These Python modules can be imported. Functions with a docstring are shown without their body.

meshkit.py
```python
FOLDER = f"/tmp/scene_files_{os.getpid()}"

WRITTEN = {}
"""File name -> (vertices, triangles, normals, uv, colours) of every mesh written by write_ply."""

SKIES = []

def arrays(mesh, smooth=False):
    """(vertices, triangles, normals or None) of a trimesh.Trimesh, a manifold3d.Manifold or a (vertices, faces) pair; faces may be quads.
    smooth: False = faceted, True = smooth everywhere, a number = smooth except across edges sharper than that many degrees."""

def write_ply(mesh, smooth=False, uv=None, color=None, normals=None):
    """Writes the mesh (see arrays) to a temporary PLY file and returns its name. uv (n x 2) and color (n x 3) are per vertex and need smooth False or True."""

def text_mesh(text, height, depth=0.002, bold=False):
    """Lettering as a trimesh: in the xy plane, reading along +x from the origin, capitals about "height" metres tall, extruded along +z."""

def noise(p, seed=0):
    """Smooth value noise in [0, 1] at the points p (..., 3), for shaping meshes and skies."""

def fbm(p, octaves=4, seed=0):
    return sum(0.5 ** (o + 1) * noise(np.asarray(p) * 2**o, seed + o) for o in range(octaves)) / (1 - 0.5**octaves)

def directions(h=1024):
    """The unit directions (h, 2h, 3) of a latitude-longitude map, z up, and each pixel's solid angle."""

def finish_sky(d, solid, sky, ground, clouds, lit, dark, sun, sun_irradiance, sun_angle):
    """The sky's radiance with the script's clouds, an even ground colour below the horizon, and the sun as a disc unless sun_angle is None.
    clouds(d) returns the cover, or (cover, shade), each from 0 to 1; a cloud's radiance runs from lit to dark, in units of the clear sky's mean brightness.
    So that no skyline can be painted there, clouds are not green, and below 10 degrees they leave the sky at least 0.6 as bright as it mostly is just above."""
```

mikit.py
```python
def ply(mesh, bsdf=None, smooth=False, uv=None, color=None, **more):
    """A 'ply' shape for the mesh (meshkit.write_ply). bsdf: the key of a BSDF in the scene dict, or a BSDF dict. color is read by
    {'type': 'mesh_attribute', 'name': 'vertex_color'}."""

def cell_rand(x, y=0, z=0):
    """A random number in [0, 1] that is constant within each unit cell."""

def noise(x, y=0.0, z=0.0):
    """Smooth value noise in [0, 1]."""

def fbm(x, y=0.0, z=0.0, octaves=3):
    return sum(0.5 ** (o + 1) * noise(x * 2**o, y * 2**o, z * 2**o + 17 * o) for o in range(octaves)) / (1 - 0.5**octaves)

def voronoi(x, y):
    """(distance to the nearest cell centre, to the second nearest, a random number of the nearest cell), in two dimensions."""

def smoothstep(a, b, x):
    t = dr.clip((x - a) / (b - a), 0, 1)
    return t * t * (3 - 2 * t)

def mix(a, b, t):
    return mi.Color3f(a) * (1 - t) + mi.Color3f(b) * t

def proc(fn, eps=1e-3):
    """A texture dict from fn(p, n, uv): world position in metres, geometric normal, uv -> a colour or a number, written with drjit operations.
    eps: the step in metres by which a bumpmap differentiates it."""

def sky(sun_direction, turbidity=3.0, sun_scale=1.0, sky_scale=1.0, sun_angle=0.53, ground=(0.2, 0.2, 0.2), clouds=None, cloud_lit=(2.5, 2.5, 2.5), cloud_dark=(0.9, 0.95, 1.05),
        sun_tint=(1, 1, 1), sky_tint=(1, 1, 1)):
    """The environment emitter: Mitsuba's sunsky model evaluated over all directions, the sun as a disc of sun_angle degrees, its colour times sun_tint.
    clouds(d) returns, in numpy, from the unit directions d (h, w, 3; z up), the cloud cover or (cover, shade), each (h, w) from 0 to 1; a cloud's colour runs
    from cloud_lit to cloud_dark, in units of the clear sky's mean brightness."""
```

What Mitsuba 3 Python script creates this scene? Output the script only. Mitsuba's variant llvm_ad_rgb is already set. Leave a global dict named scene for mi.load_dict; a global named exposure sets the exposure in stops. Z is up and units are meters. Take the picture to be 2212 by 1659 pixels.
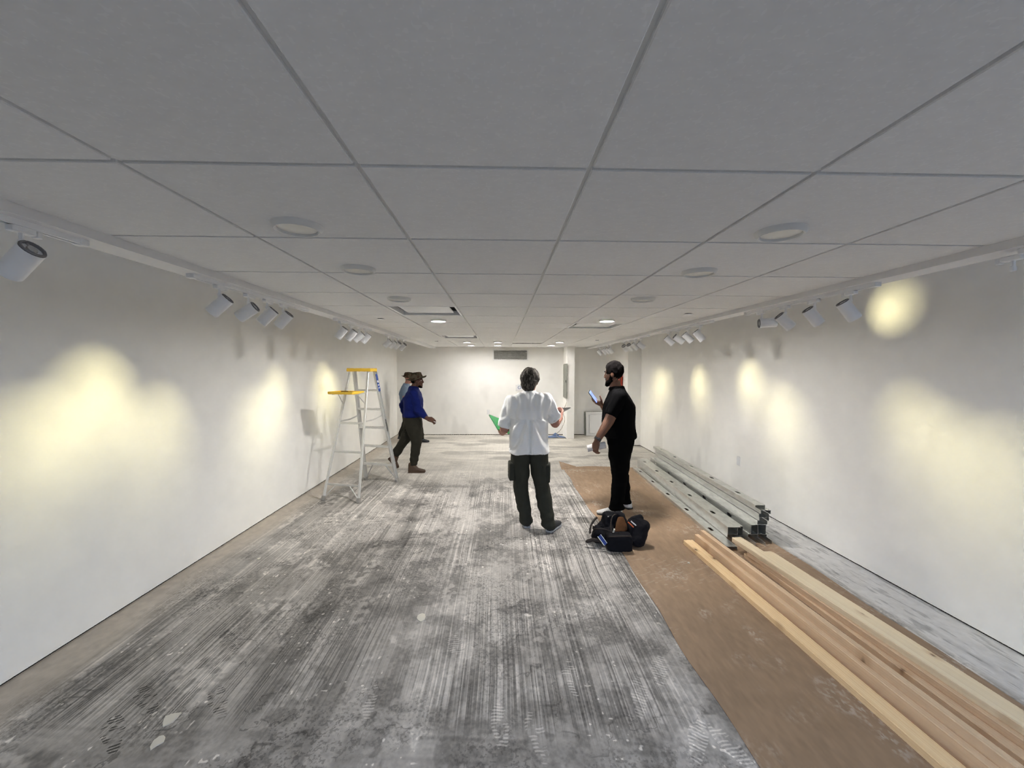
import math
import numpy as np
import trimesh
import drjit as dr
import mitsuba as mi
import manifold3d as m3
from shapely.geometry import Polygon, Point, box as sbox
from shapely.ops import unary_union
import mikit
import meshkit
from mikit import noise, fbm, smoothstep, mix, proc, cell_rand

T = mi.ScalarTransform4f
V = lambda *a: np.array(a, float)
rng = np.random.default_rng(7)
scene, labels = {'type': 'scene'}, {}

# ------------------------------------------------------------------ camera, daylight, exposure
PITCH, YAW, ROLL, FPX = .0361, .0273, .0034, 894.26
cam_h = 1.673
fw = V(math.sin(YAW) * math.cos(PITCH), math.cos(YAW) * math.cos(PITCH), -math.sin(PITCH))
r0 = V(math.cos(YAW), -math.sin(YAW), 0)
u0 = np.cross(r0, fw)
up = u0 * math.cos(ROLL) - r0 * math.sin(ROLL)
scene['camera'] = {'type': 'perspective', 'fov_axis': 'x', 'fov': math.degrees(2 * math.atan(1106 / FPX)), 'near_clip': .02, 'far_clip': 100,
                   'to_world': T().look_at(origin=[0, 0, cam_h], target=list(V(0, 0, cam_h) + fw), up=list(up))}
exposure = 5.2
scene['daylight'] = mikit.sky((.5, -.6, .62), turbidity=4, sun_scale=0.0, sky_scale=1.0, clouds=lambda d: (np.ones(d.shape[:2]) * .9, np.zeros(d.shape[:2])),
                              cloud_lit=(2.0, 2.45, 3.25), cloud_dark=(1, 1, 1.1), ground=(.04, .04, .04))
scene['daylight']['scale'] = 0.33
scene['daylight']['sampling_weight'] = 6.0
WARM = V(1.0, .91, .52)
LAMP = .087         # track lamp strength
DOWN = 5.6          # downlight strength

# ------------------------------------------------------------------ helpers
def tag(key, label=None, cat=None, group=None, kind=None):
    d = {}
    for k, v in (('label', label), ('category', cat), ('group', group), ('kind', kind)):
        if v: d[k] = v
    labels[key] = d
    return key

def num(base, k=None):
    if base not in scene and base not in labels and not any(q.startswith(base + '__') for q in scene): return base
    k = 1
    while True:
        n = f'{base}_{k:03d}'
        if n not in scene and n not in labels and not any(q.startswith(n + '__') for q in scene): return n
        k += 1

_cnt = {}
def key(base):
    n = _cnt.get(base, -1) + 1
    _cnt[base] = n
    return base if n == 0 else f'{base}_{n:03d}'

def add(base, mesh, mat, smooth=False, **kw):
    k = base if base in labels and base not in scene and not any(q.startswith(base + '__') for q in scene) else key(base)
    scene[k] = mikit.ply(mesh, mat, smooth, **kw)
    return k

def addp(base, ply, M):
    k = key(base)
    scene[k] = {**ply, 'to_world': M}
    return k

def cat(*ms): return trimesh.util.concatenate([m for m in ms])

def cbox(size, c=.002, at=(0, 0, 0)):
    h = V(*size) / 2
    c = min(c, min(h) * .8)
    pts = []
    for sx in (-1, 1):
        for sy in (-1, 1):
            for sz in (-1, 1):
                s = V(sx, sy, sz)
                for k in range(3):
                    q = h - c; q[k] = h[k]
                    pts.append(s * q)
    m = trimesh.convex.convex_hull(np.array(pts))
    m.apply_translation(at)
    return m

def bx(x0, x1, y0, y1, z0, z1, c=0):
    if c: return cbox((x1 - x0, y1 - y0, z1 - z0), c, ((x0 + x1) / 2, (y0 + y1) / 2, (z0 + z1) / 2))
    m = trimesh.creation.box((x1 - x0, y1 - y0, z1 - z0))
    m.apply_translation(((x0 + x1) / 2, (y0 + y1) / 2, (z0 + z1) / 2))
    return m

def frame(a, b, hint=(0, 0, 1)):
    """rotation whose z is the direction a->b, x as near as may be to hint"""
    z = V(*b) - V(*a); L = np.linalg.norm(z); z /= L
    h = V(*hint); x = h - z * (h @ z)
    if np.linalg.norm(x) < 1e-6: x = V(1, 0, 0) - z * z[0]
    x /= np.linalg.norm(x); y = np.cross(z, x)
    M = np.eye(4); M[:3, 0], M[:3, 1], M[:3, 2], M[:3, 3] = x, y, z, V(*a)
    return M, L

def bar(a, b, w, d, hint=(1, 0, 0), c=.002):
    M, L = frame(a, b, hint)
    m = cbox((w, d, L), c, (0, 0, L / 2)); m.apply_transform(M); return m

def prof(poly, a, b, hint=(1, 0, 0)):
    M, L = frame(a, b, hint)
    m = trimesh.creation.extrude_polygon(poly, L, engine='earcut'); m.apply_transform(M); return m

def rod(a, b, r, n=14):
    M, L = frame(a, b)
    m = trimesh.creation.cylinder(r, L, sections=n); m.apply_translation((0, 0, L / 2)); m.apply_transform(M); return m

def lathe(pts, n=40):
    return trimesh.creation.revolve(np.array(pts, float), sections=n)

def tube(pts, r, n=8, sub=6):
    from scipy.interpolate import CubicSpline
    P = np.array(pts, float)
    t = np.r_[0, np.cumsum(np.linalg.norm(np.diff(P, axis=0), axis=1))]
    Q = CubicSpline(t, P)(np.linspace(0, t[-1], sub * (len(P) - 1) + 1))
    d = np.gradient(Q, axis=0); d /= np.linalg.norm(d, axis=1, keepdims=True)
    x = np.cross(d[0], V(.31, .2, .93)); x /= np.linalg.norm(x)
    rings = []
    ang = np.linspace(0, 2 * np.pi, n, endpoint=False)
    for i in range(len(Q)):
        x = x - d[i] * (x @ d[i]); x /= np.linalg.norm(x); y = np.cross(d[i], x)
        rings.append(Q[i] + r * (np.cos(ang)[:, None] * x + np.sin(ang)[:, None] * y))
    v = np.vstack(rings); f = []
    for i in range(len(Q) - 1):
        for k in range(n):
            a, b = i * n + k, i * n + (k + 1) % n
            f += [[a, b, b + n], [a, b + n, a + n]]
    c0, c1 = len(v), len(v) + 1
    v = np.vstack([v, Q[0], Q[-1]])
    for k in range(n):
        f += [[c0, (k + 1) % n, k], [c1, (len(Q) - 1) * n + k, (len(Q) - 1) * n + (k + 1) % n]]
    return trimesh.Trimesh(v, f, process=False)

def put(m, M):
    m = m.copy(); m.apply_transform(M); return m

def rotz(deg, at=(0, 0, 0)):
    M = trimesh.transformations.rotation_matrix(math.radians(deg), (0, 0, 1)); M[:3, 3] = at; return M

# manifold tools for soft shapes
def ell(c, r, yaw=0, n=28):
    r = (r, r, r) if np.isscalar(r) else r
    m = m3.Manifold.sphere(1.0, n).scale(tuple(map(float, r)))
    if yaw: m = m.rotate((0, 0, float(yaw)))
    return m.translate(tuple(map(float, c)))
def hull(*ms): return m3.Manifold.batch_hull(list(ms))
def chain(*ms): return [hull(a, b) for a, b in zip(ms[:-1], ms[1:])]
def union(ms): return m3.Manifold.batch_boolean(list(ms), m3.OpType.Add)
def limb(pts, rs, n=20):
    return chain(*[ell(p, r, n=n) for p, r in zip(pts, rs)])
def soft(m, L=.02, it=12, fold=None):
    m = m.refine_to_length(L)
    q = m.to_mesh()
    t = trimesh.Trimesh(np.array(q.vert_properties[:, :3], float), np.array(q.tri_verts), process=False)
    if it: trimesh.smoothing.filter_taubin(t, lamb=.5, nu=.53, iterations=it)
    if fold is not None:
        n = t.vertex_normals
        t.vertices = t.vertices + n * np.asarray(fold(t.vertices, n))[:, None]
    return t
def mbox(x0, x1, y0, y1, z0, z1):
    return m3.Manifold.cube((x1 - x0, y1 - y0, z1 - z0)).translate((x0, y0, z0))
def orient(m, M):
    return m.transform(np.asarray(M)[:3, :4])

# ------------------------------------------------------------------ materials
def two(b): return {'type': 'twosided', 'bsdf': b}
def rgb(*c): return {'type': 'rgb', 'value': list(c)}
def princ(col, rough=.6, metal=0., spec=.4, **k):
    return two({'type': 'principled', 'base_color': rgb(*col) if isinstance(col, tuple) else col, 'roughness': rough, 'metallic': metal, 'specular': spec, **k})
def mat(name, b): scene['mat_' + name] = b; return 'mat_' + name

PRINTS = [(.003, 1.873, .1, .22), (.892, 1.785, -.5, .25), (1.03, 1.74, .3, .22), (.385, 2.185, .05, .2), (.886, 2.222, -.35, .16), (.713, 2.04, -.3, .16), (.169, 1.821, .2, .2), (-.666, 2.066, .25, .18),
          (-1.771, 1.886, .75, -.26), (-1.413, 2.06, .7, -.18), (-1.658, 2.525, .8, -.16), (-1.782, 2.08, .9, -.18), (-1.528, 2.952, .6, -.12), (.849, 2.962, .1, .12), (-.264, 2.431, .3, .14)]
def floor_col(p, n, uv):
    x, y = p.x, p.y
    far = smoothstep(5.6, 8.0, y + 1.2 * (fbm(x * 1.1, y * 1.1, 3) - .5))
    warp = .05 * (fbm(x * 1.3, y * .9, 5) - .5)
    ridge = noise((x + warp) * 150, y * 1.0)
    ridge2 = noise((x + warp) * 52 + 7, y * .6, 4)
    ridge3 = noise((x + warp) * 310 + 3, y * 2.3, 9)
    amp = smoothstep(.34, .66, fbm(x * 1.7, y * .55, 11))
    st = (smoothstep(.3, .75, ridge) - .5) * .75 + (ridge2 - .5) * .5 + (smoothstep(.35, .75, ridge3) - .5) * .45
    # a second trowel pass that swings across the room near the front
    ridb = noise(x * 3.0 + 2, (y + .08 * x) * 46, 6)
    front = smoothstep(2.15, 1.75, y + .5 * (fbm(x * 1.5, y * 2, 8) - .5))
    st = st * (1 - front) + (ridb - .5) * .6 * front
    grime = fbm(x * 1.25 + 3, y * 1.0, 2, 4)
    blot = fbm(x * 5.5, y * 4.6, 7, 4)
    fine = fbm(x * 26 + .8 * warp, y * 22, 1, 5)
    speck = fbm(x * 75, y * 70, 13, 2)
    base = .385 + .20 * (amp + .30) * st * 1.25
    thin = smoothstep(.60, .86, noise((x + warp) * 120 + 31, y * .75, 71)) * smoothstep(.42, .58, fbm(x * 2.6 + 5, y * .8, 72)) * (1 - front)
    base = base + .17 * thin
    dark = smoothstep(.47, .70, grime) * .34 + smoothstep(.52, .68, blot) * .36
    patchy = smoothstep(.47, .62, blot * .5 + fine * .5)
    base = base * (1 - .50 * dark) * (1 - .42 * patchy * (1 - .5 * smoothstep(-1.0, -1.8, x))) + .18 * (fine - .5) + .10 * (speck - .5)
    track = smoothstep(.60, .70, noise((x + warp * 2) * 9 + 4, y * .35, 15)) * smoothstep(.4, .6, fbm(x * 3, y * 1.1, 16)) * smoothstep(-.3, -.9, x)
    base = base * (1 - .40 * track)
    vein = fbm(x * 4 + .6 * fine, y * 3.4, 61, 3)
    base = base * (1 - .45 * smoothstep(.018, .004, dr.abs(vein - .5)) * smoothstep(.45, .62, fbm(x * 2.3, y * 2.3, 62)))
    grit = smoothstep(.52, .66, fbm(x * 100, y * 85, 63, 3)) * smoothstep(.42, .60, fbm(x * 3.1, y * 2.6, 64, 3))
    base = base * (1 - .38 * grit)
    smear = smoothstep(.58, .72, fbm(x * 5.2 + 20, y * 3.1, 19, 4)) * smoothstep(.40, .62, fine)
    base = base + smear * .16
    chips = smoothstep(.80, .88, fbm(x * 40, y * 34, 21, 2)) * smoothstep(.45, .7, noise(x * 4, y * 4, 22))
    base = base + chips * .4
    for px_, py_, an, s_ in PRINTS:
        ca, sa = math.cos(an), math.sin(an)
        u_ = (x - px_) * ca + (y - py_) * sa; v_ = -(x - px_) * sa + (y - py_) * ca
        inside = smoothstep(1.05, .85, dr.square(u_ / (.046 - .012 * smoothstep(.03, -.05, v_))) + dr.square(v_ / .145))
        bars = smoothstep(-.15, .35, dr.sin(v_ * 330 + 1.6 * dr.sin(u_ * 60))) * smoothstep(.42, .56, fbm(u_ * 30 + px_ * 9, v_ * 30, 3, 2))
        base = base + s_ * inside * bars
    base = dr.maximum(base, .03)
    tint = mi.Color3f(1.0, .945, .885)
    near_c = tint * base
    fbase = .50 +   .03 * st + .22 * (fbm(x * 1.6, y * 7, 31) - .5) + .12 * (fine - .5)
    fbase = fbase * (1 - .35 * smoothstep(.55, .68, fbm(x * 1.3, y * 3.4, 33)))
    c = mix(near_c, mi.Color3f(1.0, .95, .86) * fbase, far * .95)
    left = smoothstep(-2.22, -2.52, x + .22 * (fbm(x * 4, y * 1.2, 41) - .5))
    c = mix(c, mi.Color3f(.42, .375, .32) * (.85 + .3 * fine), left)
    right = smoothstep(2.62, 2.72, x)
    rb = .58 + .16 * (fine - .5) - .16 * smoothstep(.46, .70, fbm(x * 9, y * 1.4, 51, 4)) * smoothstep(3.0, 2.72, x) - .16 * smoothstep(.58, .72, fbm(x * 44, y * 7, 52, 3))
    c = mix(c, mi.Color3f(1, .985, .97) * dr.maximum(rb, .1), right * (1 - far))
    return c
def floor_bump(p, n, uv):
    return noise(p.x * 105, p.y * 1.1) * .0012 + fbm(p.x * 30, p.y * 30) * .001
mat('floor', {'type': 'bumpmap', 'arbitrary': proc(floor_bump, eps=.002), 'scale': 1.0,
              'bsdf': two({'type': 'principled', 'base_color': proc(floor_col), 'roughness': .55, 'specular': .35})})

def wall_col(p, n, uv):
    a = fbm(p.x * 1.2 + p.y * 1.2, p.z * 1.4, 2, 3)
    b = fbm((p.x + p.y) * 9, p.z * 9, 5, 3)
    scuff = smoothstep(.60, .72, fbm((p.x + p.y) * 2.2, p.z * .8, 9, 3)) * smoothstep(1.9, .6, p.z) * smoothstep(4.6, 5.6, p.y)
    return mi.Color3f(.865, .855, .82) * (.95 + .07 * (a - .5) + .05 * (b - .5) - .10 * scuff)
mat('wall', two({'type': 'principled', 'base_color': proc(wall_col), 'roughness': .8, 'specular': .2}))
def tile_col(p, n, uv):
    a = fbm(p.x * 38, p.y * 60, 2, 3)
    s = cell_rand(dr.floor((p.x + 1.034) / .64), dr.floor((p.y - 1.163) / .64), 3)
    k = smoothstep(.78, .84, noise(p.x * 160, p.y * 160, 4))
    return mi.Color3f(.655, .655, .655) * (.95 + .06 * (a - .5) + .05 * (s - .5) + .05 * k)
mat('tile', two({'type': 'principled', 'base_color': proc(tile_col), 'roughness': .9, 'specular': .1}))
mat('grid', princ((.62, .62, .60), .5))
mat('white_paint', princ((.74, .74, .73), .45))
mat('white_metal', princ((.72, .73, .75), .38))
mat('downlight_ring', princ((.62, .62, .61), .6, 0, .2))
mat('beam', princ((.66, .66, .67), .6))
mat('dark_gap', princ((.02, .02, .02), .8))
mat('black_plastic', princ((.025, .025, .027), .45))
mat('lens', princ((.56, .55, .52), .4))
mat('grille', princ((.40, .40, .38), .5))
mat('panel_grey', princ((.21, .22, .19), .5))
mat('ring_grey', princ((.16, .16, .17), .5))
mat('pan_grey', princ((.10, .10, .10), .7))

def paper_col(p, n, uv):
    a = fbm(p.x * 1.4, p.y * 1.2, 3, 3)
    b = fbm(p.x * 40, p.y * 12, 5, 3)
    dust = smoothstep(.52, .80, fbm(p.x * 5, p.y * 4, 8, 4)) * smoothstep(.40, .80, fbm(p.x * 70, p.y * 45, 6, 3))
    scr = smoothstep(.74, .80, noise(p.x * 18 + p.y * 6, p.y * 70 - p.x * 30, 12)) * smoothstep(.5, .62, a)
    c = mi.Color3f(.285, .195, .125) * (1 + .35 * (a - .5) + .28 * (b - .5))
    return mix(c, mi.Color3f(.52, .47, .42), dust * .55 + scr * .18)
mat('paper', two({'type': 'principled', 'base_color': proc(paper_col), 'roughness': .6, 'specular': .3}))

def wood(c0, c1, seed):
    def fn(p, n, uv):
        q = p.x + .045 * p.y
        w = .012 * (fbm(q * 9, p.y * 1.3, seed) - .5)
        g = noise((q + w) * 150 + seed, p.y * .9, p.z * 150)
        g2 = noise((q + w) * 420, p.y * 2.2, p.z * 420 + seed)
        blot = fbm(q * 6, p.y * 1.1, p.z * 6 + seed, 3)
        kx, ky = q * 9 + seed * 3.1, p.y * 2.1
        cx, cy = dr.floor(kx), dr.floor(ky)
        ox, oy = cell_rand(cx, cy, seed) * .6 + .2, cell_rand(cx, cy, seed + 50) * .6 + .2
        d = dr.sqrt(dr.square((kx - cx - ox) / 9) + dr.square((ky - cy - oy) / 2.1 * .55) + dr.square((p.z - .02 - .10 * cell_rand(cx, cy, seed + 70)) * .13))
        on = dr.select(cell_rand(cx, cy, seed + 90) > .30, mi.Float(1), mi.Float(0))
        knot = on * smoothstep(.014, .006, d)
        halo = on * smoothstep(.040, .012, d)
        c = mix(c0, c1, .55 * g + .25 * g2 + .35 * (blot - .35))
        c = mix(c, mi.Color3f(.36, .20, .09), halo * .35)
        return mix(c, mi.Color3f(.13, .06, .025), knot * .9)
    return proc(fn)
for i, (a, b) in enumerate((((.88, .68, .42), (.72, .49, .25)), ((.70, .53, .36), (.57, .40, .25)), ((.82, .71, .52), (.68, .55, .36)))):
    mat(f'wood_{i}', two({'type': 'principled', 'base_color': wood(a, b, i * 7 + 3), 'roughness': .6, 'specular': .3}))

def steel_col(p, n, uv):
    s = fbm(p.x * 30, p.y * 14, p.z * 30, 3)
    return mi.Color3f(.66, .67, .645) * (1 + .4 * (s - .5))
mat('steel', two({'type': 'principled', 'base_color': proc(steel_col), 'roughness': .36, 'metallic': .9, 'specular': .5}))
mat('aluminium', princ((.60, .60, .58), .42, .55))
mat('yellow', princ((.80, .52, .05), .45))
mat('blue_label', princ((.03, .07, .30), .4))
mat('black_label', princ((.03, .03, .03), .5))
mat('rubber', princ((.25, .24, .22), .7))
mat('red', princ((.45, .06, .03), .4))
mat('skin_pink', princ((.34, .165, .122), .5))
mat('skin_brown', princ((.135, .064, .039), .5, 0, .3))
mat('skin_dark', princ((.075, .034, .022), .5, 0, .3))
def grey_hair(p, n, uv):
    k = noise(p.x * 170, p.y * 170, p.z * 45)
    b = fbm(p.x * 26, p.y * 26, p.z * 12, 3)
    return mix(mi.Color3f(.022, .018, .014), mi.Color3f(.20, .175, .145), smoothstep(.42, .9, .45 * k + .6 * b))
mat('hair_grey', two({'type': 'principled', 'base_color': proc(grey_hair), 'roughness': .7, 'specular': .2}))
mat('hair_black', princ((.0025, .002, .002), .95, 0, .04))
mat('eye_white', princ((.33, .31, .29), .4))
mat('eye_dark', princ((.03, .02, .015), .2))
def cloth(col, s=1.0, f=300, amt=.18):
    def fn(p, n, uv):
        k = noise(p.x * f, p.y * f, p.z * f)
        b = fbm(p.x * 9 * s, p.y * 9 * s, p.z * 7 * s, 3)
        return mi.Color3f(*col) * (1 + amt * (k - .5) + .2 * (b - .5))
    return two({'type': 'principled', 'base_color': proc(fn), 'roughness': .85, 'specular': .15, 'sheen': .2})
mat('shirt_white', cloth((.74, .74, .73), 1, 300, .05))
mat('olive', cloth((.030, .031, .024)))
mat('olive_dark', cloth((.020, .019, .014)))
mat('black_cloth', princ((.0020, .0020, .0023), .9, 0, .05))
mat('blue_cloth', cloth((.0035, .009, .085)))
mat('greyblue', cloth((.15, .20, .27)))
def camo(p, n, uv):
    a = fbm(p.x * 22, p.y * 22, p.z * 22 + 3, 3); b = fbm(p.x * 28 + 9, p.y * 28, p.z * 28, 3)
    c = mix(mi.Color3f(.085, .072, .05), mi.Color3f(.03, .027, .017), smoothstep(.48, .53, a))
    return mix(c, mi.Color3f(.05, .025, .015), smoothstep(.57, .61, b))
mat('camo', two({'type': 'principled', 'base_color': proc(camo), 'roughness': .9, 'specular': .1}))
mat('boot_brown', princ((.055, .032, .018), .6))
mat('shoe_dark', princ((.02, .022, .026), .6))
mat('shoe_white', princ((.55, .55, .54), .55))
mat('sole_grey', princ((.30, .31, .32), .6))
mat('green', princ((.015, .20, .05), .35))
mat('screen_black', princ((.006, .006, .007), .15, 0, .5))
mat('phone_blue', two({'type': 'principled', 'base_color': rgb(.10, .14, .32), 'roughness': .2, 'specular': .5}))
mat('paper_roll', princ((.60, .58, .56), .7))
mat('print_blue', princ((.30, .33, .42), .7))
mat('bag', cloth((.006, .006, .0085), 1, 200, .3))
mat('bag_trim', princ((.026, .019, .015), .7))
mat('leather', cloth((.115, .052, .022), 2, 150, .3))
mat('bright_blue', princ((.015, .04, .22), .35))
mat('white_plain', princ((.70, .70, .70), .5))
mat('orange', princ((.60, .14, .05), .5))
mat('rag_blue', cloth((.13, .18, .30)))
mat('plaster', princ((.60, .57, .50), .8))
mat('cable', princ((.38, .34, .29), .5))
mat('steel_plain', princ((.5, .5, .5), .35, .8))

# ------------------------------------------------------------------ the room
XL, XR, YB, YF = -2.61, 3.06, 10.485, -0.9
YC = 0.05                     # front edge of the dropped ceiling, just over the camera
ZC, ZT = 2.227, 3.2          # underside of the dropped ceiling; underside of the slab over the side slots
EL, ER = -1.642, 2.153        # edges of the dropped ceiling

k = add('floor', bx(XL - .4, XR + .4, YF - 1.5, YB + .3, -.08, 0), 'mat_floor'); tag(k, 'bare concrete floor with trowel ridges, grime and pale dust', 'floor', kind='structure')

def wall(name, meshes, label):
    k = add(name, cat(*meshes), 'mat_wall'); tag(k, label, 'wall', kind='structure')
    return k
def gap(parent, m): add(parent + '__base_gap', m, 'mat_dark_gap')
G = .014
wall('wall_left', [bx(XL - .2, XL, YF, YB + .2, G, ZT + .1)], 'white painted left wall with warm pools of spotlight')
gap('wall_left', bx(XL - .2, XL - .012, YF, YB, 0, G))
wall('wall_right', [bx(XR, XR + .2, YF, 8.95, G, ZT + .1)], 'white painted right wall beside the timber and steel studs')
gap('wall_right', bx(XR + .012, XR + .2, YF, 8.95, 0, G))
wall('wall_back', [bx(XL - .2, XR + .2, YB, YB + .2, G, ZT + .1)], 'white back wall at the far end of the room')
gap('wall_back', bx(XL, XR, YB + .012, YB + .2, 0, G))
wall('wall_pilaster', [bx(2.77, XR + .2, 8.95, YB, G, ZT + .1)], 'white pilaster at the far end of the right wall')
gap('wall_pilaster', bx(2.782, XR, 8.962, YB, 0, G))
wall('wall_column', [bx(1.59, 1.77, 9.88, YB, 0, ZC + .03)], 'narrow white wall stub standing out from the back wall')
# shop front behind the camera: an opening in the front wall lets the daylight in
wall('wall_front', [bx(XL - .2, -.75, YF - .2, YF, 0, ZT + .1), bx(XR - .3, XR + .2, YF - .2, YF, 0, ZT + .1),
                    bx(-.75, XR - .3, YF - .2, YF, 3.1, ZT + .1)], 'front wall with the wide shop opening behind the camera')

# slab over the side slots + dropped ceiling of square tiles
k = add('ceiling', bx(XL - .2, XR + .2, YF - .2, YB + .2, ZT, ZT + .1), 'mat_white_paint'); tag(k, 'dropped ceiling of square white tiles in a slim grid', 'ceiling', kind='structure')
add('ceiling__backing', bx(EL, ER, YC, YB, ZC + .10, ZC + .13), 'mat_pan_grey')
P0, Q0, W = -1.034, 1.163, .64
xs = [EL] + [P0 + W * i for i in range(5)] + [ER]
ys = [YC] + [Q0 + W * i for i in range(-1, 15)] + [YB]
gapw = .007
diffusers = {(1, 1 + 1 + 4): 0, (4, 1 + 1 + 6): 0, (1, 1 + 1 + 9): 0}
slot_cell = (3, 1 + 1 + 12)
DL = [(-.79, 1.649), (-.79, 2.336), (-.80, 3.30), (1.115, 1.641), (1.115, 2.322), (1.11, 3.228), (-.707, 4.733), (1.187, 4.626),
      (-.685, 8.462), (-.681, 9.593), (-.064, 8.413), (-.07, 9.541), (1.183, 8.315), (1.152, 9.436)]
tile_cache = {}
def tile_mesh(w, d):
    # square-edged lay-in panel whose face hangs a little below the grid
    a = cbox((w, d, .016), .0025, (0, 0, .008)); return a
for i in range(len(xs) - 1):
    for j in range(len(ys) - 1):
        if (i, j) in diffusers: continue
        x0, x1, y0, y1 = xs[i] + gapw, xs[i + 1] - gapw, ys[j] + gapw, ys[j + 1] - gapw
        if i == 0: x0 = xs[0]
        if i == len(xs) - 2: x1 = xs[-1]
        if (i, j) == slot_cell:
            y1s = y1 - .02; y0 = y0 + .23      # the dark slot of the linear diffuser takes the near strip
        w, d = x1 - x0, y1 - y0
        ck = (round(w, 3), round(d, 3))
        if ck not in tile_cache: tile_cache[ck] = mikit.ply(tile_mesh(w, d), 'mat_tile')
        addp('ceiling__tile', tile_cache[ck], T().translate([(x0 + x1) / 2, (y0 + y1) / 2, ZC]))
for x in xs[1:-1]:
    add('ceiling__grid_bar', cat(bx(x - .012, x + .012, YC, YB, ZC + .011, ZC + .018), bx(x - .002, x + .002, YC, YB, ZC + .018, ZC + .06)), 'mat_grid')
cross = mikit.ply(bx(EL, ER, -.012, .012, ZC + .012, ZC + .019), 'mat_grid')
for y in ys[1:-1]:
    addp('ceiling__grid_bar', cross, T().translate([0, y, 0]))
# edge beams that carry the tracks
for n, (a, b, lab) in enumerate(((EL - .135, EL, 'white edge beam of the dropped ceiling along the left wall'), (ER, ER + .135, 'white edge beam of the dropped ceiling along the right wall')), 1):
    kk = add(f'trim_{n}', cat(bx(a, b, YC - .05, YB, 2.19, 2.36, .002)), 'mat_beam'); tag(kk, lab, 'ceiling trim', kind='structure')

kk = add('trim_3', bx(EL, ER, YC - .05, YC, 2.19, 2.36, .002), 'mat_beam'); tag(kk, 'white front edge beam of the dropped ceiling over the camera', 'ceiling trim', kind='structure')

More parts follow.
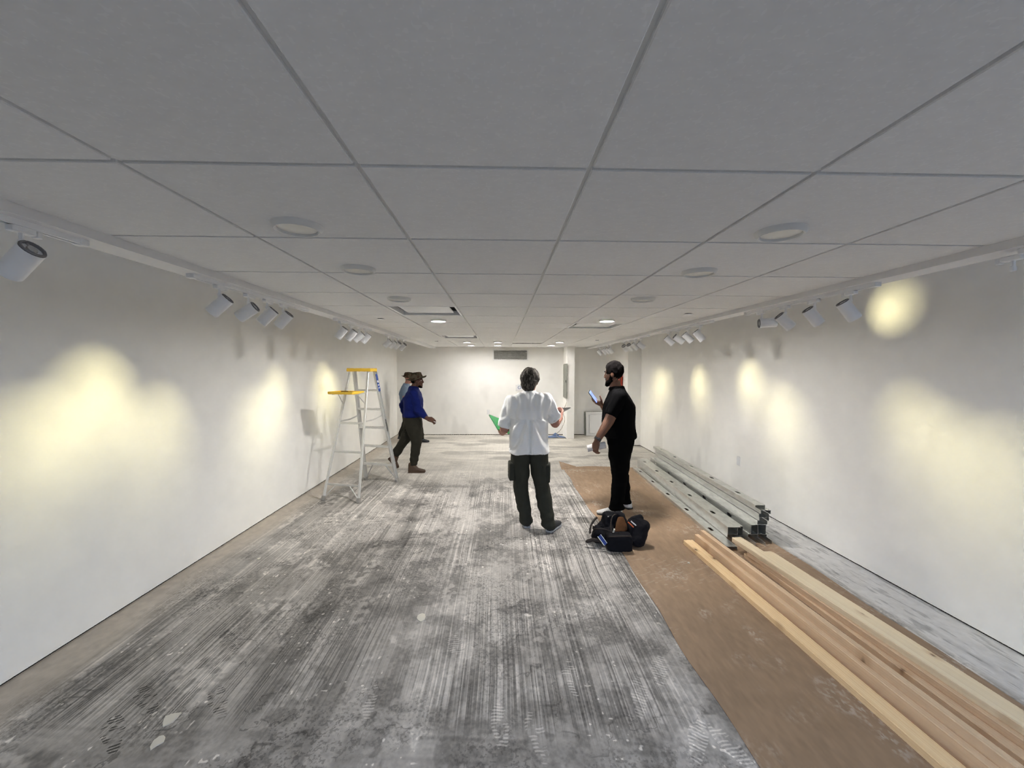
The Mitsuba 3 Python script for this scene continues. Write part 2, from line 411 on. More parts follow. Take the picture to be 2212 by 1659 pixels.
# return-air grille on the back wall
gk = key('air_grille'); tag(gk, 'wide louvred return air grille high on the white back wall', 'vent')
gx0, gx1, gz0, gz1, gy = -.205, .695, 1.885, 2.175, YB
fr = [bx(gx0, gx1, gy - .018, gy, gz1 - .03, gz1, .003), bx(gx0, gx1, gy - .018, gy, gz0, gz0 + .03, .003), bx(gx0, gx0 + .03, gy - .018, gy, gz0, gz1, .003), bx(gx1 - .03, gx1, gy - .018, gy, gz0, gz1, .003)]
add(gk + '__frame', cat(*fr), 'mat_white_paint')
add(gk + '__backing', bx(gx0 + .02, gx1 - .02, gy - .003, gy, gz0 + .02, gz1 - .02), 'mat_panel_grey')
sl = cbox((gx1 - gx0 - .06, .016, .0035), .0008); sl.apply_transform(trimesh.transformations.rotation_matrix(.6, (1, 0, 0)))
slp = mikit.ply(sl, 'mat_grille')
for i in range(15):
    addp(gk + '__slat', slp, T().translate([(gx0 + gx1) / 2, gy - .011, gz0 + .036 + i * (gz1 - gz0 - .072) / 14]))
for i in range(1, 6):
    x = gx0 + .03 + i * (gx1 - gx0 - .06) / 6
    add(gk + '__mullion', bx(x - .003, x + .003, gy - .019, gy - .004, gz0 + .03, gz1 - .03), 'mat_grille')

# plaque diffusers let into the ceiling
dnames = ['square ceiling air diffuser, the larger one left of centre nearest the camera', 'square ceiling air diffuser near the right downlight', 'square ceiling air diffuser, the farther one left of centre']
for (i, j), lab in zip(diffusers, dnames):
    dk = key('ceiling_diffuser'); tag(dk, lab, 'air diffuser', 'square air diffusers in the ceiling')
    x0, x1, y0, y1 = xs[i] + gapw, xs[i + 1] - gapw, ys[j] + gapw, ys[j + 1] - gapw
    cx, cy = (x0 + x1) / 2, (y0 + y1) / 2
    t = .02
    add(dk + '__frame', cat(bx(x0, x0 + t, y0, y1, ZC, ZC + .05, .003), bx(x1 - t, x1, y0, y1, ZC, ZC + .05, .003), bx(x0, x1, y0, y0 + t, ZC, ZC + .05, .003), bx(x0, x1, y1 - t, y1, ZC, ZC + .05, .003)), 'mat_white_metal')
    add(dk + '__throat', cat(bx(x0, x0 + .004, y0, y1, ZC + .02, ZC + .09), bx(x1 - .004, x1, y0, y1, ZC + .02, ZC + .09), bx(x0, x1, y0, y0 + .004, ZC + .02, ZC + .09), bx(x0, x1, y1 - .004, y1, ZC + .02, ZC + .09)), 'mat_pan_grey')
    add(dk + '__plaque', cbox((.47, .47, .012), .004, (cx, cy, ZC + .022)), 'mat_white_metal')
i, j = slot_cell
kk = key('slot_diffuser'); tag(kk, 'black linear air slot in the ceiling near the back wall', 'air diffuser')
x0, x1, y0 = xs[i] + gapw, xs[i + 1] - gapw, ys[j] + gapw
add(kk + '__body', cat(bx(x0, x1, y0 + .004, y0 + .225, ZC + .03, ZC + .05)), 'mat_black_plastic')
add(kk + '__blade', bx(x0, x1, y0 + .108, y0 + .114, ZC + .005, ZC + .03), 'mat_black_plastic')

# downlights: a bevelled trim ring with a lens
ring = mikit.ply(lathe([(.070, 0), (.075, -.020), (.082, -.022), (.090, -.012), (.094, 0), (.094, .002), (.070, .002), (.070, 0)], 36), 'mat_downlight_ring', 40)
lens_m = lathe([(0, -.014), (.04, -.0135), (.0715, -.012), (.0715, .0), (0, 0)], 36)
if lens_m.volume < 0: lens_m.invert()
lens_off = mikit.ply(lens_m, 'mat_lens', 40)
disc = trimesh.Trimesh([[0, 0, 0]] + [[.0695 * math.cos(a), .0695 * math.sin(a), 0] for a in np.linspace(0, 2 * math.pi, 32, endpoint=False)], [[0, 1 + (q + 1) % 32, 1 + q] for q in range(32)], process=False)
dl_lab = ['unlit round downlight on the left, nearest the camera', 'unlit round downlight on the left, second from the camera', 'unlit round downlight on the left, third from the camera, beside the air diffuser',
          'unlit round downlight on the right, nearest the camera', 'unlit round downlight on the right, second from the camera', 'unlit round downlight on the right, third from the camera',
          'lit round downlight just beyond the left air diffuser', 'lit round downlight on the right of the ceiling before the right air diffuser',
          'lit round downlight over the back, left pair, nearer one', 'lit round downlight over the back, left pair, farther one', 'lit round downlight over the back, middle pair, nearer one', 'lit round downlight over the back, middle pair, farther one',
          'lit round downlight over the back, right pair, nearer one', 'lit round downlight over the back, right pair, farther one']
for n, ((x, y), lab) in enumerate(zip(DL, dl_lab)):
    kk = key('downlight'); tag(kk, lab, 'downlight', 'round downlights in the ceiling')
    M = T().translate([x, y, ZC])
    addp(kk + '__trim_ring', ring, M)
    if n < 6: addp(kk + '__lens', lens_off, M)
    else:
        p = mikit.ply(disc, 'mat_lens'); p['emitter'] = {'type': 'area', 'radiance': rgb(*(V(1.0, .965, .92) * DOWN * (4.3 if n < 8 else 1.05)))}
        addp(kk + '__lens', p, T().translate([x, y, ZC - .015]))
cap = lathe([(0, -.012), (.038, -.012), (.043, -.009), (.043, -.006), (0, -.006)], 28)
if cap.volume < 0: cap.invert()
capp = mikit.ply(cap, 'mat_white_metal', 40)
neckp = mikit.ply(lathe([(0, -.006), (.03, -.006), (.03, 0), (0, 0), (0, -.006)], 20), 'mat_dark_gap')
for (x, y), lab in zip(((-1.33, 4.638), (1.854, 4.068), (-1.289, 8.369), (1.835, 7.863)), ('left side, nearer the camera', 'right side, nearer the camera', 'left side, near the back wall', 'right side, near the alcove')):
    kk = key('sprinkler'); tag(kk, 'small round white sprinkler cover in the ceiling, ' + lab, 'sprinkler', 'sprinkler covers in the ceiling')
    addp(kk + '__cover', capp, T().translate([x, y, ZC])); addp(kk + '__neck', neckp, T().translate([x, y, ZC]))

# ------------------------------------------------------------------ track lights
ordn = ['first', 'second', 'third', 'fourth', 'fifth']
ztr = 2.19
hr, hl = .039, .135
shell = lathe([(hr - .003, .012), (hr, .008), (hr, hl - .002), (hr - .002, hl), (hr - .006, hl), (hr - .006, hl - .02), (0.0, hl - .02), (0, .012), (hr - .003, .012)], 32)
if shell.volume < 0: shell.invert()
shell_p = mikit.ply(shell, 'mat_white_metal', 35)
ringb_p = mikit.ply(lathe([(hr - .010, .012), (hr - .010, .003), (hr - .004, .002), (hr - .001, .006), (hr - .003, .012), (hr - .010, .012)], 28), 'mat_ring_grey', 35)
capb_p = mikit.ply(cat(lathe([(0, .013), (0, .006), (.014, .006), (.016, .010), (.016, .013), (0, .013)], 20), bx(-.028, .028, -.003, .003, .007, .012)), 'mat_steel_plain', 35)
lensf_p = mikit.ply(lathe([(0, hl - .012), (hr - .008, hl - .012), (hr - .008, hl - .018), (0, hl - .018), (0, hl - .012)], 24), 'mat_lens')
adapt_p = mikit.ply(cat(cbox((.032, .075, .022), .003, (0, 0, -.011)), cbox((.026, .018, .024), .002, (0, .050, -.014))), 'mat_white_metal')
stem_p = mikit.ply(cat(rod((0, 0, -.05), (0, 0, -.018), .0075), cbox((.02, .016, .022), .003, (0, 0, -.056))), 'mat_white_metal')

def track(side, y0, y1, label, lamps, place):
    x = -1.70 if side < 0 else 2.21
    kk = key('light_track'); tag(kk, label, 'light track', 'lighting tracks along the ceiling edges')
    add(kk + '__rail', cat(bx(x - .018, x - .008, y0, y1, ztr - .021, ztr, .001), bx(x + .008, x + .018, y0, y1, ztr - .021, ztr, .001), bx(x - .018, x + .018, y0, y1, ztr - .006, ztr)), 'mat_white_metal')
    add(kk + '__groove', bx(x - .008, x + .008, y0 + .02, y1 - .02, ztr - .012, ztr - .006), 'mat_dark_gap')
    for y in (y0, y1):
        add(kk + '__end_cap', cbox((.042, .035, .026), .003, (x, y, ztr - .012)), 'mat_white_metal')
    for n, (y, target, power, cut) in enumerate(lamps):
        lk = key('track_spotlight')
        tag(lk, f'white cylinder track spotlight, {ordn[n]} lamp from the camera on the {place}', 'spotlight', 'cylinder spotlights on the tracks')
        M = T().translate([x, y, ztr - .02])
        addp(lk + '__adapter', adapt_p, M); addp(lk + '__stem', stem_p, M)
        piv = V(x, y, ztr - .02 - .062)
        d = V(*target) - piv; d /= np.linalg.norm(d)
        upv = V(0, 0, 1) - d * d[2]; upv /= np.linalg.norm(upv)
        a = piv - d * .028 - upv * (hr + .001)
        R, _ = frame(a, a + d, (0, 0, 1))
        RM = T(R.tolist())
        addp(lk + '__housing', shell_p, RM); addp(lk + '__rear_ring', ringb_p, RM); addp(lk + '__rear_cap', capb_p, RM); addp(lk + '__lens', lensf_p, RM)
        if power:
            o = a + d * (hl + .004)
            aim = V(*target) - o
            scene[lk + '__beam'] = {'type': 'spot', 'to_world': T().look_at(origin=list(o), target=list(o + aim), up=[0, 1, .02]), 'intensity': rgb(*(WARM * LAMP * power)), 'cutoff_angle': cut, 'beam_width': 4.0}

WL, WR = XL, XR
track(-1, .45, 1.741, 'white lighting track on the left edge, nearest the camera with one lamp in view', [(1.532, (WL, 1.62, 1.30), .3, 26)], 'left track nearest the camera')
track(-1, 2.343, 3.673, 'white lighting track on the left edge with four lamps, second from the camera',
      [(2.567, (WL, 2.36, 1.16), 1., 21), (2.856, (WL, 2.74, 1.46), 1., 22), (3.078, (WL, 2.80, 1.10), .5, 21), (3.302, (WL, 3.22, 1.12), 1., 21)], 'second left track')
track(-1, 4.329, 5.466, 'white lighting track on the left edge above the ladder side, third from the camera',
      [(4.465, (WL, 4.38, .98), .7, 22), (4.764, (WL, 4.70, 1.02), .6, 22), (5.041, (WL, 4.86, 1.31), .8, 22), (5.262, (WL, 5.0, .9), 0, 24)], 'third left track')
track(-1, 6.232, 7.426, 'white lighting track on the left edge nearest the back wall',
      [(6.308, (WL, 6.15, 1.35), 1., 24), (6.575, (WL, 6.45, 1.2), .8, 24), (6.866, (WL, 7.1, 1.2), 0, 24), (7.251, (WL, 7.5, 1.2), .6, 26)], 'fourth left track')
track(1, .45, 1.70, 'white lighting track on the right edge nearest the camera', [], '')
track(1, 2.402, 3.679, 'white lighting track on the right edge with four lamps, beside the round light pool',
      [(2.576, (WR, 2.40, .90), .9, 20), (2.877, (WR, 2.74, 1.02), .7, 20), (3.176, (WR, 3.00, 1.22), .6, 20), (3.467, (WR, 3.185, 2.16), .72, 18)], 'second right track')
track(1, 4.308, 5.596, 'white lighting track on the right edge with four lamps, third from the camera',
      [(4.56, (WR, 4.30, 1.04), .7, 22), (4.844, (WR, 4.50, 1.16), .5, 22), (5.124, (WR, 5.0, 1.48), .9, 22), (5.393, (WR, 5.1, 1.25), 0, 24)], 'third right track')
track(1, 6.179, 7.5, 'white lighting track on the right edge before the pilaster',
      [(6.507, (WR, 6.28, 1.38), 1., 22), (6.779, (WR, 6.5, 1.2), 0, 24), (7.047, (WR, 7.7, 1.2), .8, 24), (7.338, (WR, 8.05, 1.25), 1., 24)], 'fourth right track')
track(1, 8.12, 9.35, 'white lighting track on the right edge before the alcove',
      [(8.267, (WR, 8.1, 1.1), 0, 24), (8.482, (WR, 8.3, 1.1), 0, 24), (8.758, (WR, 8.6, 1.1), 0, 24), (9.197, (WR, 9.0, 1.1), 0, 24)], 'fifth right track')
sk = key('track_adapter'); tag(sk, 'white track adapter stub without a lamp, at the end of the nearest right track', 'track adapter')
M = T().translate([2.21, 1.745, ztr - .0205])
addp(sk + '__body', adapt_p, M); addp(sk + '__stem', stem_p, M)

# ------------------------------------------------------------------ small things on the walls
ek = key('wall_outlet'); tag(ek, 'white duplex outlet cover low on the right wall above the steel studs', 'outlet')
add(ek + '__plate', cbox((.006, .075, .12), .002, (XR - .003, 5.20, .504)), 'mat_white_plain')
for z in (.482, .526): add(ek + '__socket', cbox((.004, .034, .028), .0015, (XR - .0075, 5.20, z)), 'mat_white_metal')
ek = key('wall_outlet'); tag(ek, 'white outlet cover low on the back wall beside the green folder', 'outlet')
add(ek + '__plate', cbox((.075, .006, .12), .002, (-.31, YB - .003, .583)), 'mat_white_plain')
for z in (.561, .605): add(ek + '__socket', cbox((.034, .004, .028), .0015, (-.31, YB - .0075, z)), 'mat_white_metal')
ek = key('thermostat'); tag(ek, 'white wall thermostat with a small bluish dial behind the grey-haired man', 'thermostat')
add(ek + '__plate', cbox((.21, .02, .17), .006, (.49, YB - .01, 1.207)), 'mat_white_plain')
dm = trimesh.creation.annulus(.032, .042, .008, sections=28); dm.apply_transform(trimesh.transformations.rotation_matrix(math.pi / 2, (1, 0, 0))); dm.apply_translation((.475, YB - .023, 1.207))
add(ek + '__dial', dm, 'mat_phone_blue')
ek = key('electric_panel'); tag(ek, 'tall grey electric panel on the side of the white wall stub', 'electric panel')
add(ek + '__door', cbox((.02, .52, .80), .004, (1.58, 10.12, 1.385)), 'mat_panel_grey')
add(ek + '__frame', bx(1.584, 1.59, 9.84, 10.40, .965, 1.805), 'mat_panel_grey')
add(ek + '__latch', cbox((.012, .02, .06), .003, (1.564, 9.90, 1.38)), 'mat_black_plastic')
ek = key('power_cable'); tag(ek, 'thin beige cable hanging from the grey electric panel to the floor', 'cable')
add(ek, tube([(1.57, 9.95, .97), (1.565, 9.93, .80), (1.50, 9.90, .62), (1.54, 9.88, .50), (1.50, 9.92, .30), (1.42, 9.98, .16), (1.36, 10.02, .08), (1.40, 9.97, .02), (1.50, 9.90, .012), (1.575, 9.85, .01)], .006), 'mat_cable', True)
ek = key('rag'); tag(ek, 'crumpled blue rag on the floor by the wall stub', 'rag')
g = np.linspace(-1, 1, 22); gx_, gy_ = np.meshgrid(g, g)
rr = np.sqrt(gx_ ** 2 + gy_ ** 2)
hz = .012 + .09 * np.exp(-(rr / .35) ** 2) + .035 * meshkit.fbm(np.stack([gx_ * 3, gy_ * 3, gx_ * 0], -1), 3) * np.clip(1.1 - rr, 0, 1)
def sheet(X, Y, Z, th=.002):
    n, m = X.shape
    top = np.stack([X, Y, Z], -1).reshape(-1, 3); bot = top - V(0, 0, th)
    f = []
    for a in range(n - 1):
        for b in range(m - 1):
            i0 = a * m + b
            f += [[i0, i0 + 1, i0 + m + 1], [i0, i0 + m + 1, i0 + m]]
    f = np.array(f); N = n * m
    rim = [a * m for a in range(n)]
    loop = list(range(m)) + [a * m + m - 1 for a in range(1, n)] + [(n - 1) * m + b for b in range(m - 2, -1, -1)] + [a * m for a in range(n - 2, 0, -1)]
    side = []
    for q in range(len(loop)):
        a, b = loop[q], loop[(q + 1) % len(loop)]
        side += [[a, a + N, b + N], [a, b + N, b]]
    return trimesh.Trimesh(np.vstack([top, bot]), np.vstack([f, f[:, ::-1] + N, side]), process=False)
add(ek, sheet(1.36 + gx_ * .20 * (1 - .2 * gy_), 10.12 + gy_ * .14, hz, .004), 'mat_rag_blue', True)
ek = key('fire_extinguisher'); tag(ek, 'narrow red fire extinguisher on the side of the pilaster behind the man in black', 'fire extinguisher')
add(ek + '__cylinder', put(lathe([(0, 0), (.045, .004), (.05, .02), (.05, .30), (.035, .35), (.015, .37), (.015, .39), (0, .39)], 24), trimesh.transformations.translation_matrix((2.715, 9.33, 1.20))), 'mat_red', 40)
add(ek + '__valve', cbox((.03, .07, .03), .005, (2.715, 9.32, 1.595)), 'mat_black_plastic')
add(ek + '__hose', tube([(2.715, 9.28, 1.60), (2.69, 9.26, 1.5), (2.69, 9.27, 1.38), (2.70, 9.275, 1.30)], .008), 'mat_black_plastic', True)
add(ek + '__bracket', bx(2.755, 2.77, 9.31, 9.35, 1.25, 1.50), 'mat_black_plastic')

# white panel and board leaning in the alcove
def lean(mesh, deg, at):
    M = trimesh.transformations.rotation_matrix(math.radians(-deg), (1, 0, 0)); M[:3, 3] = at
    return put(mesh, M)
ek = key('board'); tag(ek, 'thin greyish board leaning on the alcove wall behind the white panel', 'board')
add(ek, lean(bx(2.12, 2.72, -.012, 0, 0, .60, .002), 5, (0, 10.40, 0)), 'mat_panel_grey')
ek = key('leaning_panel'); tag(ek, 'square white ceiling panel with a raised centre leaning in the alcove', 'panel')
add(ek + '__frame', lean(cat(bx(2.15, 2.75, -.012, 0, 0, .075, .003), bx(2.15, 2.75, -.012, 0, .525, .60, .003), bx(2.15, 2.225, -.012, 0, 0, .60, .003), bx(2.675, 2.75, -.012, 0, 0, .60, .003), bx(2.2, 2.7, -.003, 0, .05, .55)), 7, (0, 10.30, .002)), 'mat_white_paint')
add(ek + '__centre', lean(cbox((.46, .012, .46), .003, (2.46, -.035, .295)), 7, (0, 10.30, .002)), 'mat_white_paint')

# ------------------------------------------------------------------ brown paper on the floor
yv = np.linspace(.2, 7.0, 140); uvv = np.linspace(0, 1, 36)
YY, UU = np.meshgrid(yv, uvv, indexing='ij')
left = 1.10 + .012 * np.sin(YY * 2.1) - .05 * np.clip((YY - 3.2) / 3.6, 0, 1) + .008 * np.sin(YY * 7.3)
right = 2.632 + .015 * np.sin(YY * 1.7 + 1) + .008 * np.sin(YY * 6.1)
XX = left + (right - left) * UU
ZZ = .0028 + .010 * np.clip(meshkit.fbm(np.stack([XX * 2.2, YY * 2.2, XX * 0], -1), 3) - .52, 0, 1) * np.exp(-((UU - .25) / .35) ** 2) + .004 * np.exp(-(UU / .04) ** 2) * np.clip(np.sin(YY * 5.3), 0, 1)
YE = YY + .05 * np.sin(XX * 5) * (YY > 6.9)
ek = key('floor_paper'); tag(ek, 'long strip of brown kraft paper laid over the concrete', 'floor paper')
add(ek + '__sheet', sheet(XX, YE, ZZ, .0015), 'mat_paper', True)
fold = trimesh.convex.convex_hull(np.array([(1.02, 6.80, .004), (1.03, 7.22, .05), (1.30, 7.02, .006), (1.02, 6.80, .002), (1.03, 7.215, .046), (1.30, 7.02, .003)]))
add(ek + '__folded_corner', fold, 'mat_paper')

# ------------------------------------------------------------------ lumber
def board(a, b, w, h, lift=0.0, c=.003):
    """a, b: left edge (x, y) of the far and the near end"""
    a3, b3 = V(a[0], a[1], lift), V(b[0], b[1], lift)
    d = (b3 - a3) / np.linalg.norm(b3 - a3); s = V(-d[1], d[0], 0)
    if s[0] < 0: s = -s
    off = s * w / 2 + V(0, 0, h / 2)
    return bar(a3 + off, b3 + off, w, h, hint=tuple(s), c=c)
NE = .55
def along(x0, y0, slope, yfar, ynear=NE): return (x0 + slope * (yfar - y0), yfar), (x0 + slope * (ynear - y0), ynear)
LB = []
LB.append((*along(1.755, 3.86, -.0325, 3.87), .0934, .040, 0.0, 0, 'pale pine board lying flat on the brown paper, outermost on the left of the timber'))
LB.append((*along(1.866, 3.87, -.0365, 3.875), .040, .0934, 0.0, 1, 'pine board standing on edge, second from the left of the timber'))
LB.append((*along(1.908, 3.86, -.0365, 3.85), .040, .142, 0.0, 1, 'taller pine board standing on edge, its top above its left neighbour, third from the left'))
LB.append((*along(2.180, 3.02, -.0145, 3.58), .0934, .040, 0.0, 1, 'shaded pine board flat on the paper, bottom left of the right-hand timber stack'))
LB.append((*along(2.300, 3.02, -.030, 3.45), .0934, .040, 0.0, 1, 'pine board flat on the paper, bottom right of the right-hand timber stack'))
LB.append((*along(2.188, 3.02, -.050, 3.52), .0934, .040, .0402, 1, 'pine board in the middle layer of the right-hand timber stack, along its left edge'))
LB.append((*along(2.318, 3.02, -.040, 3.52), .0934, .040, .0402, 2, 'pale board in the middle layer of the right-hand stack, along its right edge'))
LB.append((*along(2.193, 3.02, -.0665, 3.73), .0934, .040, .0804, 2, 'pale pine board on top of the right-hand timber stack'))
for a, b, w, h, lift, m, lab in LB:
    kk = add('pine_board', board(a, b, w, h, lift), f'mat_wood_{m}'); tag(kk, lab, 'board', 'pine boards stacked along the right wall')

# ------------------------------------------------------------------ steel studs
SW, SF, ST = .0966, .036, .0018
SL = 3.08
holes = unary_union([unary_union([Point(-.0, y + q).buffer(.016) for q in np.linspace(-.028, .028, 7)]).convex_hull for y in (.42, 1.02, 1.62, 2.22, 2.82)])
web = sbox(-SW / 2, 0, SW / 2, SL).difference(holes)
wm = trimesh.creation.extrude_polygon(web, ST, engine='earcut')                       # xy plane, z up: the web is the top
wm.apply_translation((0, 0, -ST))
stud_mesh = cat(wm, bx(-SW / 2, -SW / 2 + ST, 0, SL, -SF, -ST * .5), bx(SW / 2 - ST, SW / 2, 0, SL, -SF, -ST * .5),
                bx(-SW / 2, -SW / 2 + .009, 0, SL, -SF, -SF + ST), bx(SW / 2 - .009, SW / 2, 0, SL, -SF, -SF + ST))
stud_p = mikit.ply(stud_mesh, 'mat_steel')
def stud(x, y, z, slope, label, edge=False, flip=False):
    """x, y, z: near end; flat: centre of the web's top; on edge: web to the left"""
    kk = key('steel_stud'); tag(kk, label, 'steel stud', 'galvanised steel studs piled along the right wall')
    M = T().translate([x, y, z]).rotate([0, 0, 1], -math.degrees(math.atan(slope)))
    if edge: M = M @ T().rotate([0, 1, 0], 90 if flip else -90)
    elif flip: M = M @ T().rotate([0, 1, 0], 180)
    scene[kk] = {**stud_p, 'to_world': M}
stud(2.145, 3.72, .0365, .036, 'galvanised stud lying flat by itself on the paper, leftmost of the steel pile')
for q, z in enumerate((0.0, .0750, .0752, .1502)):
    stud(2.255 + (-.004, .005, .001, -.005)[q], 3.93 - .012 * q, z, .045, f'galvanised stud lying flat in the left stack of four, {ordn[q]} from the bottom', flip=q % 2 == 0)
stud(2.362, 3.98, .0362, .045, 'galvanised stud flat on the paper under the two studs on edge')
for q in range(2):
    stud(2.3165 + .0724 * q, 3.94 + .02 * q, .0364 + SW / 2, .045, 'galvanised stud on edge beside the left stack of four, ' + ('nearer it', 'farther from it')[q], edge=True, flip=q == 1)
for q, (x, y, z) in enumerate(((2.465, 3.80, 0.0), (2.465, 3.92, .0724), (2.566, 3.86, 0.0), (2.566, 3.94, .0724))):
    stud(x, y, z, .045, f'galvanised stud at the bottom of the steel pile under the row of five, {("lower left", "upper left", "lower right", "upper right")[q]}', flip=q % 2 == 0)
for q in range(5):
    stud(2.432 + .0363 * (q + q % 2) + .0006 * q, 3.90 + .006 * (q % 3), .0728 + SW / 2, .045, f'galvanised stud standing on edge in the row of five, {ordn[q]} from the left', edge=True, flip=q % 2 == 1)
for q in range(4):
    stud(2.552 + (-.004, .007, -.002, .008)[q], 3.91 - .01 * q, .1698 + .0752 * (q // 2) + .0750 * (q % 2), .045, f'galvanised stud lying flat on the row of five, {ordn[q]} from the bottom', flip=q % 2 == 0)
stud(2.530, 3.92, .1698 + .0752 * 2 + .0364, .045, 'galvanised stud on the very top of the steel pile')

# ------------------------------------------------------------------ step ladder
lk = key('step_ladder'); tag(lk, 'aluminium step ladder with yellow top and tray standing by the left wall', 'step ladder')
lc, lw, ld = V(-1.889, 5.68, 0), V(.972, -.235, 0), V(.235, .972, 0)
def LP(w, d, z): return lc + lw * w + ld * d + V(0, 0, z)
chan = sbox(-.0125, -.032, .0125, .032).difference(sbox(-.010, -.029, .02, .029))
def far_rail(s, z): # centre of a step-side rail at height z
    t = z / 1.64; return LP(s * (.255 - .10 * t), .5 - .43 * t, z)
def near_rail(s, z):
    t = z / 1.64; return LP(s * (.250 - .115 * t), -.5 + .44 * t, z)
for s in (-1, 1):
    p_ = chan if s > 0 else Polygon([(-x, y) for x, y in chan.exterior.coords])
    rk = add(lk + '__rail', prof(p_, far_rail(s, .015), far_rail(s, 1.645), tuple(lw)), 'mat_aluminium')
    add(rk + '__foot', bar(far_rail(s, 0), far_rail(s, .05), .034, .07, tuple(lw), .004), 'mat_rubber')
    if s > 0:
        for z0, z1, mm in ((1.36, 1.60, 'blue_label'), (.78, .96, 'black_label')):
            a, b = far_rail(s, z0) + lw * .0135, far_rail(s, z1) + lw * .0135
            add(rk + '__sticker', bar(a, b, .0015, .05 if z0 > 1 else .02, tuple(lw), .0004), 'mat_' + mm)
        for z0, z1 in ((1.40, 1.415), (1.44, 1.455), (1.48, 1.51)):
            add(rk + '__print', bar(far_rail(s, z0) + lw * .0147, far_rail(s, z1) + lw * .0147, .0008, .034, tuple(lw), .0002), 'mat_white_plain')
    rk = add(lk + '__back_leg', bar(near_rail(s, .02), near_rail(s, 1.645), .032, .020, tuple(lw), .004), 'mat_aluminium')
    add(rk + '__foot', bar(near_rail(s, 0), near_rail(s, .06), .042, .034, tuple(lw), .004), 'mat_rubber')
for z in (.27, .55, .83, 1.10, 1.37):
    a, b = far_rail(-1, z), far_rail(1, z)
    tr = sbox(-.036, -.012, .036, .012).difference(sbox(-.033, -.014, .033, .009))
    add(lk + '__step', prof(tr, a, b, tuple(ld)), 'mat_aluminium')
for z in (.20, .60, .96):
    add(lk + '__crossbar', bar(near_rail(-1, z), near_rail(1, z), .028, .012, (0, 0, 1), .003), 'mat_aluminium')
for s in (-1, 1):
    add(lk + '__brace', rod(far_rail(s, .05) - lw * .012 * s, far_rail(0, .26) + lw * s * .10, .008), 'mat_aluminium', 40)
    add(lk + '__brace', rod(near_rail(s, .05) - lw * .012 * s, near_rail(0, .20) + lw * s * .09, .006), 'mat_aluminium', 40)
    m_ = (near_rail(s, .98) + far_rail(s, 1.02)) / 2 - V(0, 0, .02)
    add(lk + '__spreader', cat(bar(near_rail(s, .98) - lw * s * .016, m_ - lw * s * .016, .02, .004, (0, 0, 1), .001), bar(m_ - lw * s * .016, far_rail(s, 1.02) - lw * s * .016, .02, .004, (0, 0, 1), .001)), 'mat_aluminium')
cp = cbox((.365, .17, .045), .008); cp.apply_transform(rotz(-13.6, LP(0, .005, 1.655)))
add(lk + '__top_cap', cp, 'mat_yellow', 30)
ty = 1.352
tm_ = cat(cbox((.35, .26, .012), .004), cbox((.35, .014, .03), .004, (0, -.13, .012)), cbox((.35, .014, .03), .004, (0, .13, .012)), cbox((.014, .26, .03), .004, (-.17, 0, .012)), cbox((.014, .26, .03), .004, (.17, 0, .012)))
tm_.apply_transform(rotz(-13.6, LP(-.03, -.31, ty)))
tk = add(lk + '__tray', tm_, 'mat_yellow')
for s in (-1, 1):
    add(tk + '__bracket', rod(near_rail(s, 1.20), LP(s * .135 - .02, -.30, ty - .006), .006), 'mat_aluminium', 40)
    add(tk + '__arm', bar(near_rail(s, ty), LP(s * .15 - .02, -.40, ty - .008), .016, .006, (0, 0, 1), .001), 'mat_aluminium')
tk = key('hand_tool'); tag(tk, 'dark hand tool lying on the yellow tray of the step ladder', 'hand tool')
ht = rod((-.05, 0, 0), (.03, .0, 0), .011); hb = cbox((.07, .035, .006), .002, (.065, 0, 0))
add(tk + '__handle', put(ht, rotz(-5, LP(-.05, -.30, ty + .020))), 'mat_leather', 40)
add(tk + '__blade', put(hb, rotz(-5, LP(-.05, -.30, ty + .020))), 'mat_black_plastic')

# ------------------------------------------------------------------ tool bag on the floor
bk = key('tool_bag'); tag(bk, 'open black tool bag with pouches lying at the feet of the person in black', 'tool bag')
def crumple(a, f, seed=0):
    return lambda v, n: a * (meshkit.fbm(v * f, 3, seed) - .5)
def pouch(c, r, yaw=0, p=.6):
    """a soft rounded box"""
    hs = []
    for sx in (-1, 1):
        for sy in (-1, 1):
            for sz in (-1, 1):
                hs.append(ell((sx * r[0] * p, sy * r[1] * p, sz * r[2] * p), (r[0] * (1 - p), r[1] * (1 - p), r[2] * (1 - p)), n=12))
    return hull(*hs).rotate((0, 0, yaw)).translate(tuple(map(float, c)))
main = union([hull(ell((1.00, 3.98, .05), (.07, .09, .05)), ell((1.24, 4.02, .05), (.07, .09, .05)), ell((1.06, 4.03, .22), (.05, .06, .035)), ell((1.18, 4.05, .225), (.05, .06, .035))),
              hull(ell((.93, 3.90, .07), (.05, .07, .06)), ell((1.10, 3.92, .08), (.06, .07, .06)), ell((.95, 3.93, .13), (.05, .05, .03)))])
main = main.trim_by_plane((0, 0, 1), .001)
add(bk + '__body', soft(main, .018, 6, crumple(.055, 15)), 'mat_bag', True)
front = pouch((1.105, 3.77, .072), (.115, .07, .072), -6, .72).trim_by_plane((0, 0, 1), .001)
fk = add(bk + '__front_pouch', soft(front, .014, 4, crumple(.020, 18, 3)), 'mat_bag', True)
add(fk + '__zip', tube([(.995, 3.72, .135), (1.05, 3.705, .146), (1.15, 3.70, .149), (1.205, 3.725, .14)], .005), 'mat_bag_trim', True)
side = union([hull(ell((1.29, 3.83, .06), (.075, .08, .06)), ell((1.37, 3.87, .17), (.055, .06, .06)), ell((1.30, 3.93, .20), (.05, .05, .05)), ell((1.25, 3.92, .16), (.04, .05, .05))), hull(ell((1.29, 3.93, .22), .035), ell((1.35, 3.93, .225), .03))]).trim_by_plane((0, 0, 1), .001)
add(bk + '__side_pouch', soft(side, .016, 5, crumple(.045, 15, 5)), 'mat_bag', True)
